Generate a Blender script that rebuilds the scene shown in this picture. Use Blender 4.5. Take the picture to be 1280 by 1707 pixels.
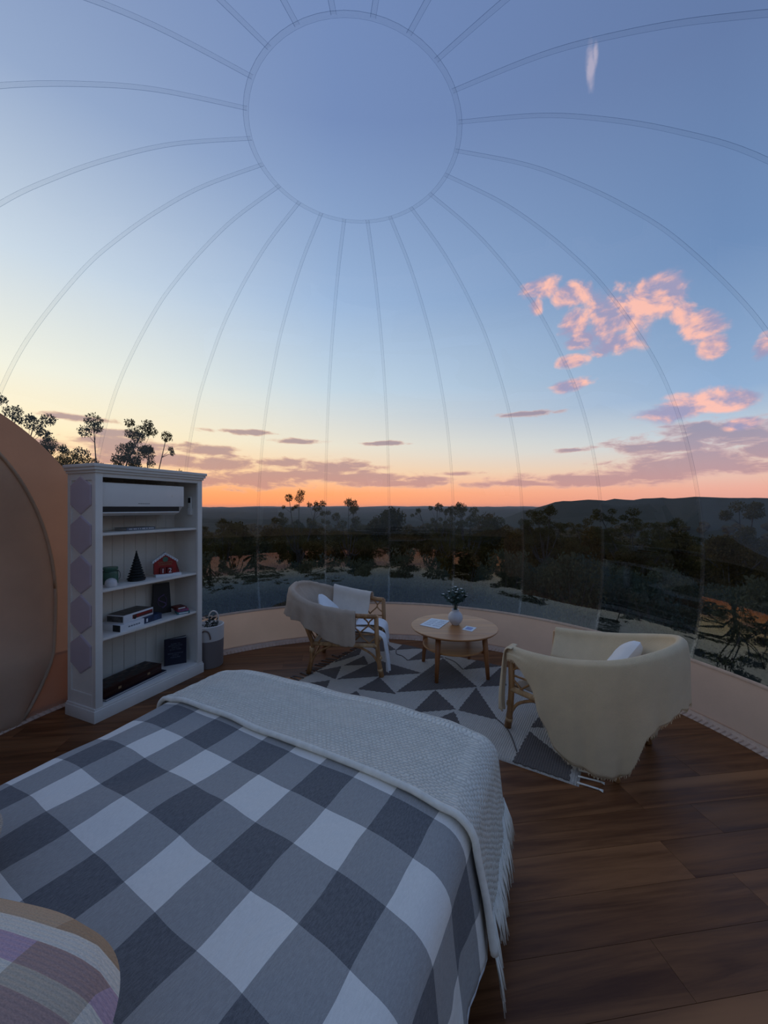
import bpy, bmesh, math, random
import numpy as np
from mathutils import Vector, Matrix, noise as mnoise

random.seed(7); np.random.seed(7)
PI = math.pi
for o in list(bpy.data.objects): bpy.data.objects.remove(o, do_unlink=True)
SC = bpy.context.scene
COL = SC.collection

# ------------------------------------------------------------------ camera
EYE = 1.55; FPX = 641.0; HOR = 845.0
cam = bpy.data.cameras.new('camera'); camo = bpy.data.objects.new('camera', cam); COL.objects.link(camo)
cam.sensor_fit = 'HORIZONTAL'; cam.sensor_width = 36.0; cam.lens = 36.0*FPX/1280.0
cam.shift_y = -(853.5-HOR)/1280.0
cam.clip_start = 0.05; cam.clip_end = 20000
camo.location = (0, 0, EYE); camo.rotation_euler = (PI/2, 0, 0)
SC.camera = camo
SC.view_settings.view_transform = 'Standard'; SC.view_settings.look = 'None'
SC.view_settings.exposure = 0.17; SC.view_settings.gamma = 1.0
SC.view_settings.use_curve_mapping = False

def pix_dir(x, y):                    # direction angles (degrees) of a pixel: azimuth, elevation
    return (math.degrees(math.atan((x-640)/FPX)), math.degrees(math.atan((HOR-y)/math.hypot(FPX, x-640))))
def lin(c):
    return tuple(((v/255)/12.92 if v/255 <= .04045 else ((v/255+.055)/1.055)**2.4) for v in c)

# ------------------------------------------------------------------ node helper
class NG:
    def __init__(s, tree): s.t = tree; s.n = tree.nodes; s.l = tree.links
    def add(s, kind, **kw):
        n = s.n.new(kind)
        for k, v in kw.items(): setattr(n, k, v)
        return n
    def put(s, sock, v):
        if v is None: return
        if isinstance(v, bpy.types.NodeSocket): s.l.new(v, sock)
        else:
            if hasattr(sock.default_value, '__len__') and not hasattr(v, '__len__'): v = (v,)*len(sock.default_value)
            if hasattr(sock.default_value, '__len__') and len(sock.default_value) == 4 and len(v) == 3: v = (*v, 1)
            sock.default_value = v
    def m(s, op, a, b=None, c=None, clamp=False):
        n = s.add('ShaderNodeMath', operation=op, use_clamp=clamp)
        s.put(n.inputs[0], a); s.put(n.inputs[1], b)
        if c is not None: s.put(n.inputs[2], c)
        return n.outputs[0]
    def v(s, op, a, b=None, c=None):
        n = s.add('ShaderNodeVectorMath', operation=op)
        s.put(n.inputs[0], a); s.put(n.inputs[1], b)
        if c is not None: s.put(n.inputs[2], c)
        return n.outputs['Value'] if op in ('LENGTH', 'DOT_PRODUCT', 'DISTANCE') else n.outputs[0]
    def comb(s, x, y, z=0.0):
        n = s.add('ShaderNodeCombineXYZ')
        for i, q in enumerate((x, y, z)): s.put(n.inputs[i], q)
        return n.outputs[0]
    def sep(s, v):
        n = s.add('ShaderNodeSeparateXYZ'); s.put(n.inputs[0], v); return n.outputs
    def mix(s, f, a, b, blend='MIX'):
        n = s.add('ShaderNodeMix', data_type='RGBA', blend_type=blend)
        s.put(n.inputs[0], f); s.put(n.inputs[6], a); s.put(n.inputs[7], b)
        return n.outputs[2]
    def rng(s, v, a, b, c=0.0, d=1.0, smooth=False):
        n = s.add('ShaderNodeMapRange', interpolation_type='SMOOTHSTEP' if smooth else 'LINEAR')
        for i, q in enumerate((v, a, b, c, d)): s.put(n.inputs[i], q)
        return n.outputs[0]
    def noise(s, v, scale=1.0, detail=4.0, rough=.5, dist=0.0, col=False):
        n = s.add('ShaderNodeTexNoise'); s.put(n.inputs['Vector'], v)
        n.inputs['Scale'].default_value = scale; n.inputs['Detail'].default_value = detail
        n.inputs['Roughness'].default_value = rough; n.inputs['Distortion'].default_value = dist
        return n.outputs['Color' if col else 'Fac']
    def ramp(s, f, stops):
        n = s.add('ShaderNodeValToRGB'); e = n.color_ramp.elements
        while len(e) > 1: e.remove(e[-1])
        e[0].position = stops[0][0]; e[0].color = (*stops[0][1], 1)
        for p, c in stops[1:]:
            q = e.new(p); q.color = (*c, 1)
        s.put(n.inputs[0], f); return n.outputs[0]

# ------------------------------------------------------------------ sky (dusk, the sun has just gone down towards the west, left of the view)
SUN_AZ = -66.0
def build_world():
    w = bpy.data.worlds.new('dusk_sky'); SC.world = w; w.use_nodes = True
    w.node_tree.nodes.clear(); g = NG(w.node_tree)
    d = g.v('NORMALIZE', g.add('ShaderNodeTexCoord').outputs['Generated'])
    x, y, z = g.sep(d)[:3]
    az = g.m('MULTIPLY', g.m('ARCTAN2', x, y), 180/PI)
    el = g.m('MULTIPLY', g.m('ARCSINE', z), 180/PI)
    wv = g.m('MULTIPLY_ADD', g.m('COSINE', g.m('MULTIPLY', g.m('SUBTRACT', az, SUN_AZ), PI/180)), .5, .5)
    f = g.m('DIVIDE', el, 90.0, clamp=True)
    def R(st): return g.ramp(f, [(e/90, lin(c)) for e, c in st])
    sun = R([(0, (255,146,80)), (2, (255,166,104)), (5, (251,206,150)), (9, (246,228,186)), (15, (232,231,214)), (26, (194,207,218)), (40, (142,161,192)), (55, (116,136,175)), (90, (98,118,160))])
    mid = R([(0, (245,146,96)), (2, (248,162,106)), (5, (236,200,162)), (9, (222,215,198)), (17, (183,201,214)), (28, (146,172,205)), (45, (110,133,176)), (90, (92,114,160))])
    rgt = R([(0, (212,146,132)), (2, (224,164,146)), (5, (214,194,180)), (7.5, (190,200,206)), (13, (137,165,198)), (27, (104,133,174)), (43, (94,116,157)), (90, (86,106,150))])
    c = g.mix(g.rng(wv, .35, .76), rgt, mid)
    c = g.mix(g.rng(wv, .76, .985), c, sun)
    p = g.comb(az, el, 0.0)
    # clouds
    nz = g.noise(g.v('MULTIPLY', p, (.20, .27, 1)), 1.0, 8, .58, .3)
    nz2 = g.noise(g.v('MULTIPLY_ADD', p, (.20, .27, 1), (-.13, -.10, 0)), 1.0, 4, .5, .3)
    def field(blobs):
        fld = None
        for (cx, cy, rx, ry) in blobs:
            a0, e0 = pix_dir(cx, cy)
            k = math.hypot(FPX, cx-640)
            ra = math.degrees(rx*FPX/(k*k)); re = math.degrees(ry/k)
            q = g.v('MULTIPLY_ADD', p, (1/ra, 1/re, 0), (-a0/ra, -e0/re, 0))
            v = g.m('SUBTRACT', 1.0, g.v('LENGTH', q))
            fld = v if fld is None else g.m('MAXIMUM', fld, v)
        return fld
    pink = [(905,482,36,17),(948,492,36,20),(958,540,28,26),(968,566,26,14),(894,512,14,18),(1040,528,72,52),(1085,500,62,40),(1030,566,48,24),
            (1168,545,48,26),(1186,578,32,22),(1135,525,26,18),(1275,575,26,24),(950,604,30,11),(953,642,40,13),(1140,678,84,26),(1205,672,56,18),
            (1236,706,40,12)]
    wisp = [(985,108,12,30),(992,90,8,16)]
    grey = [(1200,722,170,24),(1110,742,110,16),(1165,772,190,26),(1010,797,210,15),(860,806,110,7),(1290,745,90,38),(880,690,60,5),(960,750,40,5),
            (560,780,84,15),(610,797,110,11),(500,792,110,14),(420,800,120,18),(372,772,64,18),(340,752,60,12),(470,770,50,10),(490,735,50,5),
            (400,720,60,5),(120,695,80,6),(215,742,100,14),(640,739,50,4),(255,765,110,16),(190,722,60,7),(330,800,90,14),(660,806,110,8),
            (730,798,45,6),(762,790,40,5),(60,740,90,12),(-60,720,120,16),(-160,770,200,18)]
    fp = g.m('ADD', g.m('MULTIPLY', field(pink), .95), g.m('MULTIPLY', g.m('SUBTRACT', nz, .47), 2.0))
    fgN = g.noise(g.v('MULTIPLY', p, (.24, .80, 1)), 1.0, 9, .62, .35)
    fg = g.m('ADD', g.m('MULTIPLY', field(grey), .8), g.m('MULTIPLY', g.m('SUBTRACT', fgN, .47), 2.1))
    # the same low stratus goes on around the rest of the horizon
    band = g.m('MULTIPLY', g.rng(g.m('ABSOLUTE', g.m('SUBTRACT', el, 4.5)), 0, 3.5, .62, -.8), 1.0)
    away = g.rng(g.m('ABSOLUTE', az), 48, 60, -1.5, 0)
    fg = g.m('MAXIMUM', fg, g.m('ADD', g.m('ADD', band, away), g.m('MULTIPLY', g.m('SUBTRACT', fgN, .5), 2.3)))
    dp = g.m('MULTIPLY', g.rng(fp, -.02, .5, smooth=True), .95)
    dw = g.m('MULTIPLY', g.rng(g.m('ADD', field(wisp), g.m('MULTIPLY', g.m('SUBTRACT', nz, .5), 2.0)), .1, .8, smooth=True), .42)
    dg = g.m('MULTIPLY', g.rng(fg, -.05, .42, smooth=True), .86)
    lit = g.rng(g.m('SUBTRACT', nz, nz2), -.075, .11, 0, 1, smooth=True)
    pc = g.mix(lit, lin((150,146,176)), lin((240,182,166)))
    lowel = g.rng(el, 2.0, 9.0)
    gw = g.rng(wv, .35, .9)
    gcol = g.mix(gw, lin((140,132,154)), lin((162,134,134)))
    gcol = g.mix(lowel, g.mix(.45, gcol, lin((222,146,118))), gcol)
    gedge = g.mix(gw, lin((226,176,164)), lin((246,196,150)))
    gcol = g.mix(g.rng(fg, .12, .5, .55, 0), gcol, gedge)
    c = g.mix(dg, c, gcol)
    c = g.mix(dp, c, pc)
    c = g.mix(dw, c, lin((214,196,204)))
    # below the horizon: distant land in shade
    c = g.mix(g.rng(el, -.6, -.1), lin((52,54,60)), c)
    bg = g.add('ShaderNodeBackground'); g.put(bg.inputs[0], c); bg.inputs[1].default_value = 1.10
    out = g.add('ShaderNodeOutputWorld'); g.l.new(bg.outputs[0], out.inputs[0])
    w.cycles.sampling_method = 'MANUAL'; w.cycles.sample_map_resolution = 1024
build_world()

# ------------------------------------------------------------------ materials
def new_mat(name):
    m = bpy.data.materials.new(name); m.use_nodes = True; m.node_tree.nodes.clear()
    g = NG(m.node_tree); out = g.add('ShaderNodeOutputMaterial')
    return m, g, out
def pm(name, col, rough=.6, var=.12, scale=8, bump=0.0, bscale=80, metal=0.0, spec=.5, stretch=(1,1,1), col2=None, sheen=0.0, trans=0.0, coat=0.0):
    """plain procedural surface: colour with mottling, optional fine relief"""
    m, g, out = new_mat(name)
    co = g.v('MULTIPLY', g.add('ShaderNodeTexCoord').outputs['Object'], stretch)
    n = g.noise(co, scale, 5, .6)
    c2 = col2 if col2 else tuple(v*(1-2*var) for v in col)
    c = g.mix(g.rng(n, .3, .7), c2, tuple(min(1, v*(1+var)) for v in col) if not col2 else col)
    b = g.add('ShaderNodeBsdfPrincipled'); g.put(b.inputs['Base Color'], c)
    b.inputs['Roughness'].default_value = rough; b.inputs['Metallic'].default_value = metal
    b.inputs['Specular IOR Level'].default_value = spec
    b.inputs['Sheen Weight'].default_value = sheen
    b.inputs['Coat Weight'].default_value = coat
    if bump:
        bn = g.add('ShaderNodeBump'); bn.inputs['Strength'].default_value = bump; bn.inputs['Distance'].default_value = .004
        g.put(bn.inputs['Height'], g.noise(co, bscale, 3, .6)); g.l.new(bn.outputs[0], b.inputs['Normal'])
    sh = b.outputs[0]
    if trans:
        t = g.add('ShaderNodeBsdfTranslucent'); g.put(t.inputs[0], c)
        mx = g.add('ShaderNodeMixShader'); mx.inputs[0].default_value = trans
        g.l.new(sh, mx.inputs[1]); g.l.new(t.outputs[0], mx.inputs[2]); sh = mx.outputs[0]
    g.l.new(sh, out.inputs[0]); return m

def clear_film(name, tint=(.995,.995,.995), f0=.075, haze=0.0, rough=.012, hazecol=(.8,.8,.8)):
    m, g, out = new_mat(name)
    geo = g.add('ShaderNodeNewGeometry')
    cs = g.m('ABSOLUTE', g.v('DOT_PRODUCT', geo.outputs['Normal'], geo.outputs['Incoming']))
    f = g.m('MULTIPLY_ADD', g.m('POWER', g.m('SUBTRACT', 1.0, cs), 5.0), 1-f0, f0, clamp=True)
    t = g.add('ShaderNodeBsdfTransparent'); g.put(t.inputs[0], tint)
    gl = g.add('ShaderNodeBsdfGlossy'); gl.inputs['Roughness'].default_value = rough
    base = t.outputs[0]
    if haze:
        df = g.add('ShaderNodeBsdfTranslucent'); g.put(df.inputs[0], hazecol)
        dd = g.add('ShaderNodeBsdfDiffuse'); g.put(dd.inputs[0], hazecol)
        a = g.add('ShaderNodeMixShader'); a.inputs[0].default_value = .5
        g.l.new(df.outputs[0], a.inputs[1]); g.l.new(dd.outputs[0], a.inputs[2])
        b = g.add('ShaderNodeMixShader'); b.inputs[0].default_value = haze
        g.l.new(base, b.inputs[1]); g.l.new(a.outputs[0], b.inputs[2]); base = b.outputs[0]
    mx = g.add('ShaderNodeMixShader'); g.put(mx.inputs[0], f)
    g.l.new(base, mx.inputs[1]); g.l.new(gl.outputs[0], mx.inputs[2])
    g.l.new(mx.outputs[0], out.inputs[0]); return m

def wood_mat(name, a, b, rough=.4, scale=1.0, axis=0, perobj=False, spec=.4, bump=.15, hi=None):
    m, g, out = new_mat(name)
    tc = g.add('ShaderNodeTexCoord').outputs['Object']
    st = [14.0, 14.0, 14.0]; st[axis] = 1.1
    v = g.v('MULTIPLY', tc, tuple(s*scale for s in st))
    if perobj:
        r = g.add('ShaderNodeObjectInfo').outputs['Random']
        v = g.v('ADD', v, g.comb(g.m('MULTIPLY', r, 37.0), g.m('MULTIPLY', r, 91.0), g.m('MULTIPLY', r, 11.0)))
    n1 = g.noise(v, .55, 6, .62, 1.2); n2 = g.noise(v, 3.2, 4, .6, .4)
    f = g.m('ADD', g.m('MULTIPLY', n1, .75), g.m('MULTIPLY', n2, .25))
    c = g.mix(g.rng(f, .33, .66, smooth=True), a, b)
    if hi:
        c = g.mix(g.rng(g.noise(v, .30, 3, .5, .6), .55, .72, 0, .8, True), c, hi)
    if perobj:
        c = g.mix(1.0, c, g.comb(*[g.rng(r, 0, 1, .78, 1.18)]*3), 'MULTIPLY')
    bs = g.add('ShaderNodeBsdfPrincipled'); g.put(bs.inputs['Base Color'], c)
    g.put(bs.inputs['Roughness'], g.rng(n2, .3, .7, rough-.05, rough+.08)); bs.inputs['Specular IOR Level'].default_value = spec
    bn = g.add('ShaderNodeBump'); bn.inputs['Strength'].default_value = bump; bn.inputs['Distance'].default_value = .002
    g.put(bn.inputs['Height'], n2); g.l.new(bn.outputs[0], bs.inputs['Normal'])
    g.l.new(bs.outputs[0], out.inputs[0]); return m

def weave_mat(name, col, rough=.9, cell=.006, bump=.5, var=.1, trans=0.0, col2=None, crinkle=0.0, rib=0.0):
    """cloth with a woven relief, on UV in metres"""
    m, g, out = new_mat(name)
    uv = g.add('ShaderNodeTexCoord').outputs['UV']
    u, v = g.sep(uv)[:2]
    n = g.noise(uv, 9.0, 5, .65); fine = g.noise(uv, 420.0, 2, .6)
    c = g.mix(g.rng(n, .3, .7), tuple(q*(1-var) for q in col), tuple(q*(1+var) for q in col))
    if col2: c = g.mix(g.rng(fine, .35, .7), c, col2)
    wv = g.m('MULTIPLY', g.m('SINE', g.m('MULTIPLY', u, 2*PI/cell)), g.m('SINE', g.m('MULTIPLY', v, 2*PI/cell)))
    h = g.m('ADD', g.m('MULTIPLY', wv, .5), fine)
    if rib: h = g.m('ADD', h, g.m('MULTIPLY', g.m('ABSOLUTE', g.m('SINE', g.m('MULTIPLY', g.m('ADD', u, g.m('MULTIPLY', n, .01)), PI/rib))), 1.6))
    if crinkle: h = g.m('ADD', h, g.m('MULTIPLY', g.noise(g.v('MULTIPLY', g.comb(g.m('ADD', u, g.m('MULTIPLY', v, .6)), v), (95, 9, 1)), 1.0, 3, .6, .6), crinkle))
    b = g.add('ShaderNodeBsdfPrincipled'); g.put(b.inputs['Base Color'], c); b.inputs['Roughness'].default_value = rough
    b.inputs['Specular IOR Level'].default_value = .15; b.inputs['Sheen Weight'].default_value = .12
    bn = g.add('ShaderNodeBump'); bn.inputs['Strength'].default_value = bump; bn.inputs['Distance'].default_value = .003
    g.put(bn.inputs['Height'], h); g.l.new(bn.outputs[0], b.inputs['Normal'])
    sh = b.outputs[0]
    if trans:
        t = g.add('ShaderNodeBsdfTranslucent'); g.put(t.inputs[0], c)
        mx = g.add('ShaderNodeMixShader'); mx.inputs[0].default_value = trans
        g.l.new(sh, mx.inputs[1]); g.l.new(t.outputs[0], mx.inputs[2]); sh = mx.outputs[0]
    g.l.new(sh, out.inputs[0]); return m

def gingham_mat():
    m, g, out = new_mat('gingham_cotton')
    uv = g.add('ShaderNodeTexCoord').outputs['UV']
    wob = g.noise(uv, 3.0, 2, .5, 0, True)
    p = g.v('MULTIPLY_ADD', wob, (.03, .03, 0), g.v('ADD', uv, (-.015, -.015, 0)))
    u, v = g.sep(p)[:2]
    S = .1555
    def stripe(q, off): return g.m('GREATER_THAN', g.m('FRACT', g.m('MULTIPLY', g.m('ADD', q, off), 1/(2*S))), .5)
    a = stripe(u, 10.0+UOFF); b = stripe(v, 10.0+VOFF)
    s = g.m('ADD', a, b)
    speck = g.noise(uv, 700, 2, .7); yarn = g.noise(g.v('MULTIPLY', uv, (1, .25, 1)), 260, 3, .7)
    tex = g.m('ADD', g.m('MULTIPLY', speck, .5), g.m('MULTIPLY', yarn, .5))
    white = g.mix(g.rng(tex, .35, .65), (.76,.71,.63), (.88,.83,.75))
    grey = g.mix(g.rng(tex, .35, .65), (.30,.285,.265), (.43,.41,.385))
    dark = g.mix(g.rng(tex, .38, .68), (.105,.103,.105), (.235,.23,.23))
    c = g.mix(g.m('GREATER_THAN', s, .5), white, grey)
    c = g.mix(g.m('GREATER_THAN', s, 1.5), c, dark)
    bs = g.add('ShaderNodeBsdfPrincipled'); g.put(bs.inputs['Base Color'], c); bs.inputs['Roughness'].default_value = .92
    bs.inputs['Specular IOR Level'].default_value = .12; bs.inputs['Sheen Weight'].default_value = .08
    h = g.m('ADD', g.m('MULTIPLY', tex, .12), g.m('MULTIPLY', g.noise(g.v('MULTIPLY', uv, (1, .6, 1)), 8, 3, .55, .8), 1.6))
    bn = g.add('ShaderNodeBump'); bn.inputs['Strength'].default_value = .55; bn.inputs['Distance'].default_value = .012
    g.put(bn.inputs['Height'], h); g.l.new(bn.outputs[0], bs.inputs['Normal'])
    g.l.new(bs.outputs[0], out.inputs[0]); return m
UOFF, VOFF = 0.0, 0.0

def knit_mat(name, col):
    m, g, out = new_mat(name)
    uv = g.add('ShaderNodeTexCoord').outputs['UV']
    uv = g.v('ADD', uv, g.v('MULTIPLY', g.noise(uv, 14, 2, .5, 0, True), (.022, .022, 0)))
    u, v = g.sep(uv)[:2]
    row = g.m('MULTIPLY', v, 1/.0145)
    par = g.m('MULTIPLY', g.m('MODULO', g.m('FLOOR', row), 2.0), .5)
    a = g.m('ABSOLUTE', g.m('SINE', g.m('MULTIPLY', row, PI)))
    b = g.m('ABSOLUTE', g.m('SINE', g.m('MULTIPLY', g.m('ADD', g.m('MULTIPLY', u, 1/.021), par), PI)))
    st = g.m('MULTIPLY', g.m('POWER', a, .6), g.m('POWER', b, .6))
    fine = g.noise(g.v('MULTIPLY', uv, (1, 3, 1)), 160, 3, .7)
    h = g.m('ADD', st, g.m('MULTIPLY', fine, .4))
    c = g.mix(g.rng(g.noise(uv, 40, 3, .6), .3, .7), tuple(q*.94 for q in col), tuple(min(1, q*1.04) for q in col))
    bs = g.add('ShaderNodeBsdfPrincipled'); g.put(bs.inputs['Base Color'], c); bs.inputs['Roughness'].default_value = .95
    bs.inputs['Specular IOR Level'].default_value = .1; bs.inputs['Sheen Weight'].default_value = .15
    bn = g.add('ShaderNodeBump'); bn.inputs['Strength'].default_value = 1.0; bn.inputs['Distance'].default_value = .008
    g.put(bn.inputs['Height'], h); g.l.new(bn.outputs[0], bs.inputs['Normal'])
    g.l.new(bs.outputs[0], out.inputs[0]); return m

def stripe_cushion_mat():
    m, g, out = new_mat('striped_wool')
    uv = g.add('ShaderNodeTexCoord').outputs['UV']
    u, v = g.sep(g.v('ADD', uv, g.v('MULTIPLY', g.noise(uv, 6, 2, .5, 0, True), (.012, .012, 0))))[:2]
    tan = (.60,.42,.27); cream = (.80,.72,.60); lil = (.58,.40,.46); sand = (.58,.48,.37); ros = (.46,.31,.27); brn = (.50,.33,.20)
    st = [(0, tan), (.12, cream), (.19, lil), (.28, cream), (.35, lil), (.45, cream), (.53, sand), (.68, cream), (.80, lil), (.86, tan)]
    st2 = [(0, brn), (.12, cream), (.19, ros), (.28, sand), (.35, ros), (.45, sand), (.53, brn), (.68, sand), (.80, ros), (.86, brn)]
    fv = g.m('FRACT', g.m('MULTIPLY', g.m('SUBTRACT', .62, v), 1/.40))
    def R(s):
        n = g.add('ShaderNodeValToRGB'); n.color_ramp.interpolation = 'CONSTANT'; e = n.color_ramp.elements
        while len(e) > 1: e.remove(e[-1])
        e[0].color = (*s[0][1], 1)
        for pp, cc in s[1:]:
            q = e.new(pp); q.color = (*cc, 1)
        g.put(n.inputs[0], fv); return n.outputs[0]
    blk = g.m('GREATER_THAN', g.m('FRACT', g.m('MULTIPLY', g.m('ADD', u, .02), 1/.33)), .6)
    c = g.mix(blk, R(st), R(st2))
    rib = g.m('SINE', g.m('MULTIPLY', v, 2*PI/.007)); fine = g.noise(g.v('MULTIPLY', uv, (.5, 1, 1)), 500, 3, .7)
    c = g.mix(1.0, c, g.comb(*[g.rng(fine, .3, .7, .78, 1.12)]*3), 'MULTIPLY')
    bs = g.add('ShaderNodeBsdfPrincipled'); g.put(bs.inputs['Base Color'], c); bs.inputs['Roughness'].default_value = .95
    bs.inputs['Specular IOR Level'].default_value = .1
    bn = g.add('ShaderNodeBump'); bn.inputs['Strength'].default_value = .7; bn.inputs['Distance'].default_value = .003
    g.put(bn.inputs['Height'], g.m('ADD', g.m('MULTIPLY', rib, .3), fine)); g.l.new(bn.outputs[0], bs.inputs['Normal'])
    g.l.new(bs.outputs[0], out.inputs[0]); return m

def leaf_mat(name, a, b, trans=.25):
    m, g, out = new_mat(name)
    r = g.add('ShaderNodeObjectInfo').outputs['Random']
    co = g.add('ShaderNodeTexCoord').outputs['Object']
    n = g.noise(co, 1.1, 4, .7)
    c = g.mix(g.rng(n, .35, .68), a, b)
    c = g.mix(1.0, c, g.comb(g.rng(r, 0, 1, .75, 1.35), g.rng(r, 0, 1, .85, 1.1), g.rng(r, 0, 1, .9, .8)), 'MULTIPLY')
    d = g.add('ShaderNodeBsdfDiffuse'); g.put(d.inputs[0], c)
    t = g.add('ShaderNodeBsdfTranslucent'); g.put(t.inputs[0], c)
    mx = g.add('ShaderNodeMixShader'); mx.inputs[0].default_value = trans
    g.l.new(d.outputs[0], mx.inputs[1]); g.l.new(t.outputs[0], mx.inputs[2]); g.l.new(mx.outputs[0], out.inputs[0])
    return m

M = {}
M['film'] = clear_film('clear_vinyl')
M['weld'] = clear_film('welded_vinyl', tint=(.995,.996,.997), haze=.012, hazecol=(.6,.63,.68), f0=.07, rough=.15)
M['weld_edge'] = clear_film('weld_edge_line', tint=(.55,.60,.66), haze=.06, hazecol=(.45,.48,.52), f0=.04, rough=.3)
M['peach'] = pm('peach_vinyl', (.86,.60,.43), .55, .03, 3, .25, 60, spec=.3, trans=.40)
M['peach_dark'] = pm('terracotta_vinyl', (.64,.34,.215), .6, .04, 2, .2, 40, spec=.2, trans=.36)
M['hem'] = pm('stitched_hem_vinyl', (.62,.45,.34), .6, .08, 20, .4, 90, spec=.3)
M['tan'] = pm('tan_canvas', (.68,.52,.37), .9, .05, 3, .3, 260, spec=.1, trans=.42)
M['plank'] = wood_mat('dark_laminate', (.088,.030,.011), (.245,.098,.036), .40, 1.0, 0, True, .24, .12, (.36,.155,.060))
M['dark'] = pm('dark_underlay', (.012,.009,.007), .9, .2, 10)
M['white_paint'] = pm('white_painted_wood', (.77,.72,.65), .5, .03, 6, .08, 60, spec=.35)
M['back_board'] = pm('panelled_back_paint', (.74,.68,.60), .55, .03, 6, .08, 60)
M['mirror_tile'] = pm('lilac_mirror_film', (.58,.52,.60), .22, .03, 4, metal=.25, spec=.6)
M['ac_white'] = pm('white_plastic', (.82,.79,.74), .32, .02, 5, spec=.5)
M['black'] = pm('black_plastic', (.008,.008,.009), .45, .2, 20)
M['rattan'] = wood_mat('honey_rattan', (.21,.095,.035), (.50,.26,.105), .45, 1.6, 2, False, .4, .2)
M['rattan_pale'] = wood_mat('pale_rattan_binding', (.36,.20,.09), (.66,.42,.21), .5, 1.6, 2, False, .4, .2)
M['teak'] = wood_mat('teak', (.30,.115,.035), (.54,.25,.085), .38, .8, 0, False, .45, .1)
M['teak_leg'] = wood_mat('teak_leg', (.20,.065,.020), (.38,.15,.05), .42, .8, 2, False, .4, .1)
M['mattress'] = pm('mattress_cotton', lin((206,204,202)), .9, .04, 12, .3, 200)
M['divan'] = pm('dark_divan_cloth', (.02,.018,.018), .95, .2, 40, .3, 200)
M['taupe'] = weave_mat('taupe_fleece', (.50,.38,.28), .95, .004, .4, .09)
M['gauze'] = weave_mat('cream_gauze', (.84,.655,.42), .92, .008, .9, .05, .06, None, 1.6)
M['white_cotton'] = weave_mat('white_cotton', (.84,.83,.82), .9, .003, .3, .03, .05)
M['seat_cloth'] = weave_mat('beige_seat_cloth', (.52,.42,.33), .95, .004, .5, .08)
M['pale_cloth'] = weave_mat('pale_oat_cloth', (.70,.60,.50), .95, .004, .4, .06)
M['beige_pillow'] = weave_mat('beige_marl', (.56,.48,.38), .95, .008, .7, .16, 0, lin((120,112,106)))
M['stripe'] = stripe_cushion_mat()
M['knit'] = knit_mat('cream_knit', (.87,.82,.70))
M['fringe'] = pm('cream_yarn', (.84,.79,.68), .95, .06, 30, .3, 300)
M['rug_cream'] = weave_mat('rug_cream_wool', (.70,.62,.51), .97, .016, 1.0, .08, 0, (.48,.42,.35), 0.0, .014)
M['rug_dark'] = weave_mat('rug_charcoal_wool', (.17,.135,.11), .97, .016, 1.0, .12, 0, (.10,.084,.074), 0.0, .014)
M['bark'] = pm('gum_bark', (.055,.045,.038), .9, .3, 5, .5, 20)
M['leaf_gum'] = leaf_mat('gum_leaf', (.042,.042,.018), (.085,.078,.032))
M['leaf_dense'] = leaf_mat('dense_leaf', (.030,.028,.011), (.085,.066,.025))
M['leaf_heath'] = leaf_mat('heath_leaf', (.050,.062,.048), (.085,.098,.072))

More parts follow.
